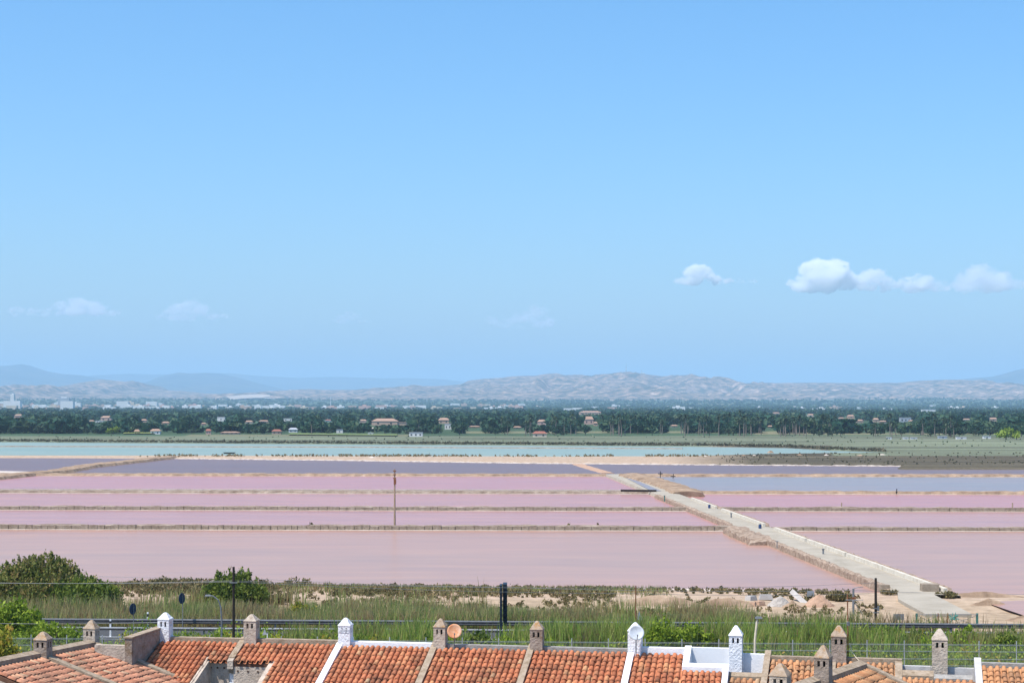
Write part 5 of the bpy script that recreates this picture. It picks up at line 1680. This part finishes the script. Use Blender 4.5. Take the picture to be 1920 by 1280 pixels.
# town at the foot of the hills
TG = 'buildings of the far town'
for k in range(165):
    px = rr.uniform(-10, 560) if k < 100 else rr.uniform(560, 1000) if k < 140 else rr.uniform(1000, 1900)
    Y = rr.uniform(4300, 6600)
    X = (px - CX) / F * Y; z = float(rise(Y))
    big = px < 300 and rr.random() < .4
    w = rr.uniform(14, 34) * (1.4 if big else 1); h = rr.uniform(6, 14) * (1.9 if big else 1)
    if k > 140: h = rr.uniform(5, 9)
    nm = 'apartment_block'
    mb = MB(); mb.box((X, Y, z + h / 2), (w, rr.uniform(10, 20), h))
    if rr.random() < .5: mb.box((X + w * rr.uniform(-.3, .3), Y, z + h + 1.5), (w * .3, 6, 3))
    wl = rr.choice(('white', 'white', 'white', 'cream', 'pink', 'orange'))
    tag(mb.build(nm, wallm[wl]), {'white': 'white', 'cream': 'cream', 'pink': 'pinkish', 'orange': 'tan'}[wl] + (' larger' if big else ' low') + ' block in the hazy town at the foot of the hills', 'building', TG)
Yt = 5000
for px, w, h, wl, lab in ((120, 32, 34, 'grey', 'grey tower block standing highest in the far town'), (24, 10, 44, 'white', 'slim white tower at the left end of the far town')):
    X = (px - CX) / F * Yt; z = float(rise(Yt))
    t = empty('tower', (X, Yt, z), lab, 'building')
    mb = MB(); mb.box((X, Yt, z + h / 2), (w, 14, h)); mb.build('wall', wallm[wl], t)
    mb = MB(); mb.box((X, Yt, z + h + 1.5), (w * .5, 6, 3)); mb.build('roof_house', wallm['white'], t)
t = empty('smokestack', ((620 - CX) / F * 6400, 6400, 4), 'thin pale mast rising from the middle of the far town', 'chimney')
mb = MB(); X = (620 - CX) / F * 6400; mb.tube([(X, 6400, 0), (X, 6400, 40)], [1.6, .8], 6); mb.build('shaft', wallm['white'], t)
mb = MB(); mb.tube([(X, 6400, 40), (X, 6400, 42)], [1.5, 1.5], 6); mb.build('cap', wallm['white'], t)


# ------------------------------------------------------------------ hills and mountains
def hill(name, prof, Dc, Df, Db, mats, label, rough=.22, fr=.0011, seed=0, base=None, step=4.0):
    """a range whose skyline follows prof (photo columns, rows) at distance Dc; Df: its foot towards us, Db: behind"""
    xs, ys_ = zip(*prof)
    pxs = np.arange(xs[0], xs[-1] + .1, step)
    crest = (HY - np.interp(pxs, xs, ys_)) / F * Dc + H
    rows_f = np.linspace(0, 1, 46); rows_b = np.linspace(1, 0, 8)[1:]
    zb = 14.0 if base is None else base
    V = []
    Xc = (pxs - CX) / F * Dc
    for side, rows in ((0, rows_f), (1, rows_b)):
        for t_ in rows:
            Y = Df + (Dc - Df) * t_ if side == 0 else Dc + (Db - Dc) * (1 - t_)
            Yv = np.full(len(pxs), Y)
            n = fbm(Xc * fr + seed, Yv * fr * .8 + seed, 5)
            gl = 1 - np.abs(2 * fbm(Xc * fr * 2.5 + seed * 3, Yv * fr * .7 + seed, 4) - 1)
            s_ = t_ ** (1.05) if side == 0 else t_
            bulge = math.sin(math.pi * t_)
            z = zb + (crest - zb) * s_ + (crest - zb) * bulge * ((n - .5) * 2.2 * rough + (gl - .75) * 1.0 * rough)
            fine = (fbm(Xc * fr * 7, Yv * fr * 5, 4) - .5) * (crest - zb) * .16 * (bulge + .12)
            z = np.minimum(z + fine, crest + (0 if t_ < 1 else 4) + (fine if t_ >= 1 else 0) * .6)
            V.append(np.stack([Xc, Yv, z], -1))
    V = np.stack(V)
    nr, nc = V.shape[:2]
    i = np.arange(nr * nc).reshape(nr, nc)
    f = np.stack([i[:-1, :-1], i[:-1, 1:], i[1:, 1:], i[1:, :-1]], -1).reshape(-1, 4)
    return tag(link(name, np_mesh(name, V.reshape(-1, 3), f, 4, mats, True)), label, kind='structure')


HILL = surf('dry_hillside', [(.018, .035, .03), (.07, .07, .055), (.28, .20, .15), (.62, .46, .35)], .017, .95, detail=14)  # dark stops carry scrub and painted gully shade, pale ones lit tan ground
FAR = surf('far_mountain', [(.02, .035, .04), (.05, .06, .055), (.13, .11, .085)], .0022, .95, detail=8)
right = [(-300, 752), (0, 746), (40, 739), (70, 731), (110, 725), (150, 717), (190, 711), (215, 713), (238, 715.5), (248, 713.5), (262, 716), (270, 723), (290, 730), (340, 733), (400, 739), (450, 740), (500, 736), (550, 731), (580, 729), (620, 731), (680, 730), (700, 728), (760, 724), (800, 724), (840, 722), (866, 720),
         (878, 713), (905, 710), (940, 708), (960, 705), (1000, 704), (1030, 700), (1045, 699.5), (1060, 703), (1090, 702), (1110, 705.5), (1130, 704.5), (1150, 701), (1172, 698.5), (1195, 699), (1215, 702), (1240, 705), (1270, 705), (1295, 707), (1330, 711), (1360, 714), (1385, 715), (1405, 720), (1430, 718), (1470, 717.5), (1530, 717), (1600, 718), (1680, 717.5), (1730, 713), (1790, 711.5), (1812, 712), (1830, 718), (1870, 725), (1920, 726), (2000, 722), (2250, 726)]
hill('hill', right, 12500, 8600, 14500, HILL, 'long bare tan hill range across the middle distance', .54, .0016, 3)
hill('mountain', [(-300, 700), (-100, 690), (0, 686), (20, 685), (40, 682.5), (60, 686), (80, 694), (110, 700), (150, 703), (190, 709), (250, 722), (300, 733), (350, 742)], 22000, 17000, 27000, FAR, 'hazy blue mountain at the far left', .2, .0007, 9, 60)
hill('mountain', [(230, 738), (270, 722), (300, 706), (335, 698), (360, 700), (385, 698.5), (410, 700), (440, 706), (480, 717), (520, 727), (560, 735), (620, 742)], 21000, 16500, 26000, FAR, 'hazy blue twin topped mountain left of centre', .2, .0007, 12, 60)
hill('mountain', [(100, 712), (180, 703), (240, 700), (290, 702), (350, 699.5), (430, 699), (480, 704), (560, 708), (620, 706), (720, 709), (770, 708.5), (830, 711), (880, 716), (960, 722), (1050, 730)], 27500, 25500, 33000, FAR, 'faintest blue mountain ridge behind the left mountains', .15, .0005, 15, 60)
hill('mountain', [(1700, 727), (1760, 718), (1800, 711), (1830, 708), (1860, 706), (1885, 700), (1905, 694), (1920, 691), (1970, 683), (2050, 690), (2250, 710)], 21000, 16500, 26000, FAR, 'hazy blue mountain at the right edge', .2, .0007, 18, 60)
# white quarry on the left slope
qm = surf('quarry', [(.34, .29, .24), (.44, .385, .33)], .01, .9)
YQ = 9300
mb = MB()
pts = [(424, 743), (450, 740.5), (480, 739), (505, 740), (506, 743), (470, 746), (432, 747.5)]
V = [atY(px, py, YQ + (743 - py) * 40) for px, py in pts]
mb.add(V, [tuple(range(len(V)))[::-1]])
mb.add([v + Vector((0, 60, -14)) for v in V], [tuple(range(len(V)))])
o = mb.build('quarry', qm)
tag(o, 'white quarry scar on the slope left of centre', kind='structure')
# masts on the summit
for px, pt, pb, r_, lab in ((1174, 680, 700, 2.2, 'tall radio mast on the summit of the tan hill'), (1203, 692, 700, 1.4, 'shorter radio mast right of the tall one on the summit')):
    c = atY(px, pb, 12480); tp_ = atY(px, pt, 12480)
    t = empty('radio_mast', c, lab, 'mast')
    mb = MB(); mb.tube([(c.x, c.y, c.z - 12), (c.x, c.y, c.z + (tp_.z - c.z) * .5), tp_], [r_, r_ * .7, r_ * .3], 6); mb.build('lattice_shaft', M['steel_dark'], t)
    mb = MB(); mb.box((c.x, c.y, c.z + (tp_.z - c.z) * .4), (r_ * 3.4, r_ * 3, r_ * 3)); mb.build('antenna_drum', M['whitepaint'], t)
    mb = MB(); mb.box((c.x + 8, c.y, c.z), (26, 12, 9)); mb.build('hut', wallm['white'], t)

# ------------------------------------------------------------------ air and clouds
hz, nt, p, out = nodes_of('air')
nt.nodes.remove(p)
pv = nt.nodes.new('ShaderNodeVolumePrincipled')
pv.inputs['Color'].default_value = (.48, .735, .96, 1)
pv.inputs['Density'].default_value = 7.6e-5
pv.inputs['Anisotropy'].default_value = 0.0
nt.links.new(pv.outputs[0], out.inputs['Volume'])
mb = MB(); mb.box((0, 22000, 386), (76000, 46400, 780))
o = mb.build('haze', hz)
tag(o, 'pale blue air between the viewer and the hills', kind='stuff')
o.display_type = 'WIRE'


def cloud(px0, px1, ptop, pbase, dens, label, seed, lumps=9, D_=26000):
    """a small fair-weather cumulus far beyond the haze: lumpy closed shell with vapour inside"""
    rng = np.random.default_rng(seed)
    c = atY((px0 + px1) / 2, pbase, D_)
    w = (px1 - px0) / F * D_ / 2; h = (pbase - ptop) / F * D_
    import bmesh
    bm = bmesh.new()
    for k in range(lumps * 5):
        x = rng.uniform(-.95, .95)
        env = max(.30, (1 - .62 * abs(x) ** 2.2) * (.72 + .30 * math.sin(seed * 2.1 + x * 4.2)))
        rad = h * env * rng.uniform(.12, .30)
        zc = rad * .6 + max(0, h * env - 1.6 * rad) * rng.random()
        m_ = Matrix.Translation((x * w, rng.uniform(-1, 1) * w * .35, zc)) @ Matrix.Diagonal((rad * rng.uniform(1.2, 2.4), rad * 2.6, rad, 1))
        bmesh.ops.create_icosphere(bm, subdivisions=2, radius=1.0, matrix=m_)
    me = bpy.data.meshes.new('cloud'); bm.to_mesh(me); bm.free()
    o = bpy.data.objects.new('cloud', me); COL.objects.link(o); o.location = c
    md = o.modifiers.new('join', 'REMESH'); md.mode = 'VOXEL'; md.voxel_size = max(h / 36, w / 80)
    for sc_, st_ in ((.40, .26), (.12, .22)):
        tx = bpy.data.textures.new('billow', 'CLOUDS'); tx.noise_scale = h * sc_; tx.noise_depth = 3
        dm = o.modifiers.new('billow', 'DISPLACE'); dm.texture = tx; dm.strength = h * st_; dm.texture_coords = 'LOCAL'; dm.mid_level = .5
    cm, nt, p, out = nodes_of('cloud_vapour'); nt.nodes.remove(p)
    v = nt.nodes.new('ShaderNodeVolumePrincipled')
    v.inputs['Color'].default_value = (1, 1, 1, 1); v.inputs['Density'].default_value = dens; v.inputs['Anisotropy'].default_value = .2
    nz = noise(nt, 1 / (h * .42), 6, .68, 'obj', (.6, .6, 1.0), .4)
    mr = nt.nodes.new('ShaderNodeMapRange')
    mr.inputs['From Min'].default_value = .40; mr.inputs['From Max'].default_value = .64
    mr.inputs['To Min'].default_value = 0.0; mr.inputs['To Max'].default_value = dens * 2.4
    nt.links.new(nz.outputs['Fac'], mr.inputs['Value']); nt.links.new(mr.outputs[0], v.inputs['Density'])
    nt.links.new(v.outputs[0], out.inputs['Volume'])
    me.materials.append(cm)
    return tag(o, label, 'cloud', 'small clouds low over the hills')


cloud(1483, 1625, 474, 545, .0120, 'brightest and largest white cloud, rounded, upper right', 1, 12)
cloud(1600, 1740, 491, 545, .0062, 'flat white cloud trailing right from the brightest one', 2, 12)
cloud(1725, 1900, 490, 546, .0036, 'thin ragged cloud near the right edge', 3, 14)
cloud(1850, 1960, 496, 545, .0034, 'thin cloud cut by the right edge', 8, 10)
cloud(1258, 1376, 495, 534, .0105, 'small white cloud left of the brightest one', 4, 8)
cloud(1375, 1422, 518, 531, .0030, 'tiny wisp of cloud right of the small white cloud', 5, 6)
cloud(0, 235, 554, 592, .0034, 'long faint cloud low at the left', 6, 14)
cloud(288, 435, 558, 600, .0026, 'faint cloud low over the twin topped mountain', 7, 10)
cloud(905, 1050, 570, 615, .0020, 'very faint cloud low at the centre', 9, 10)
cloud(615, 700, 580, 606, .0020, 'very faint small cloud low left of centre', 10, 8)
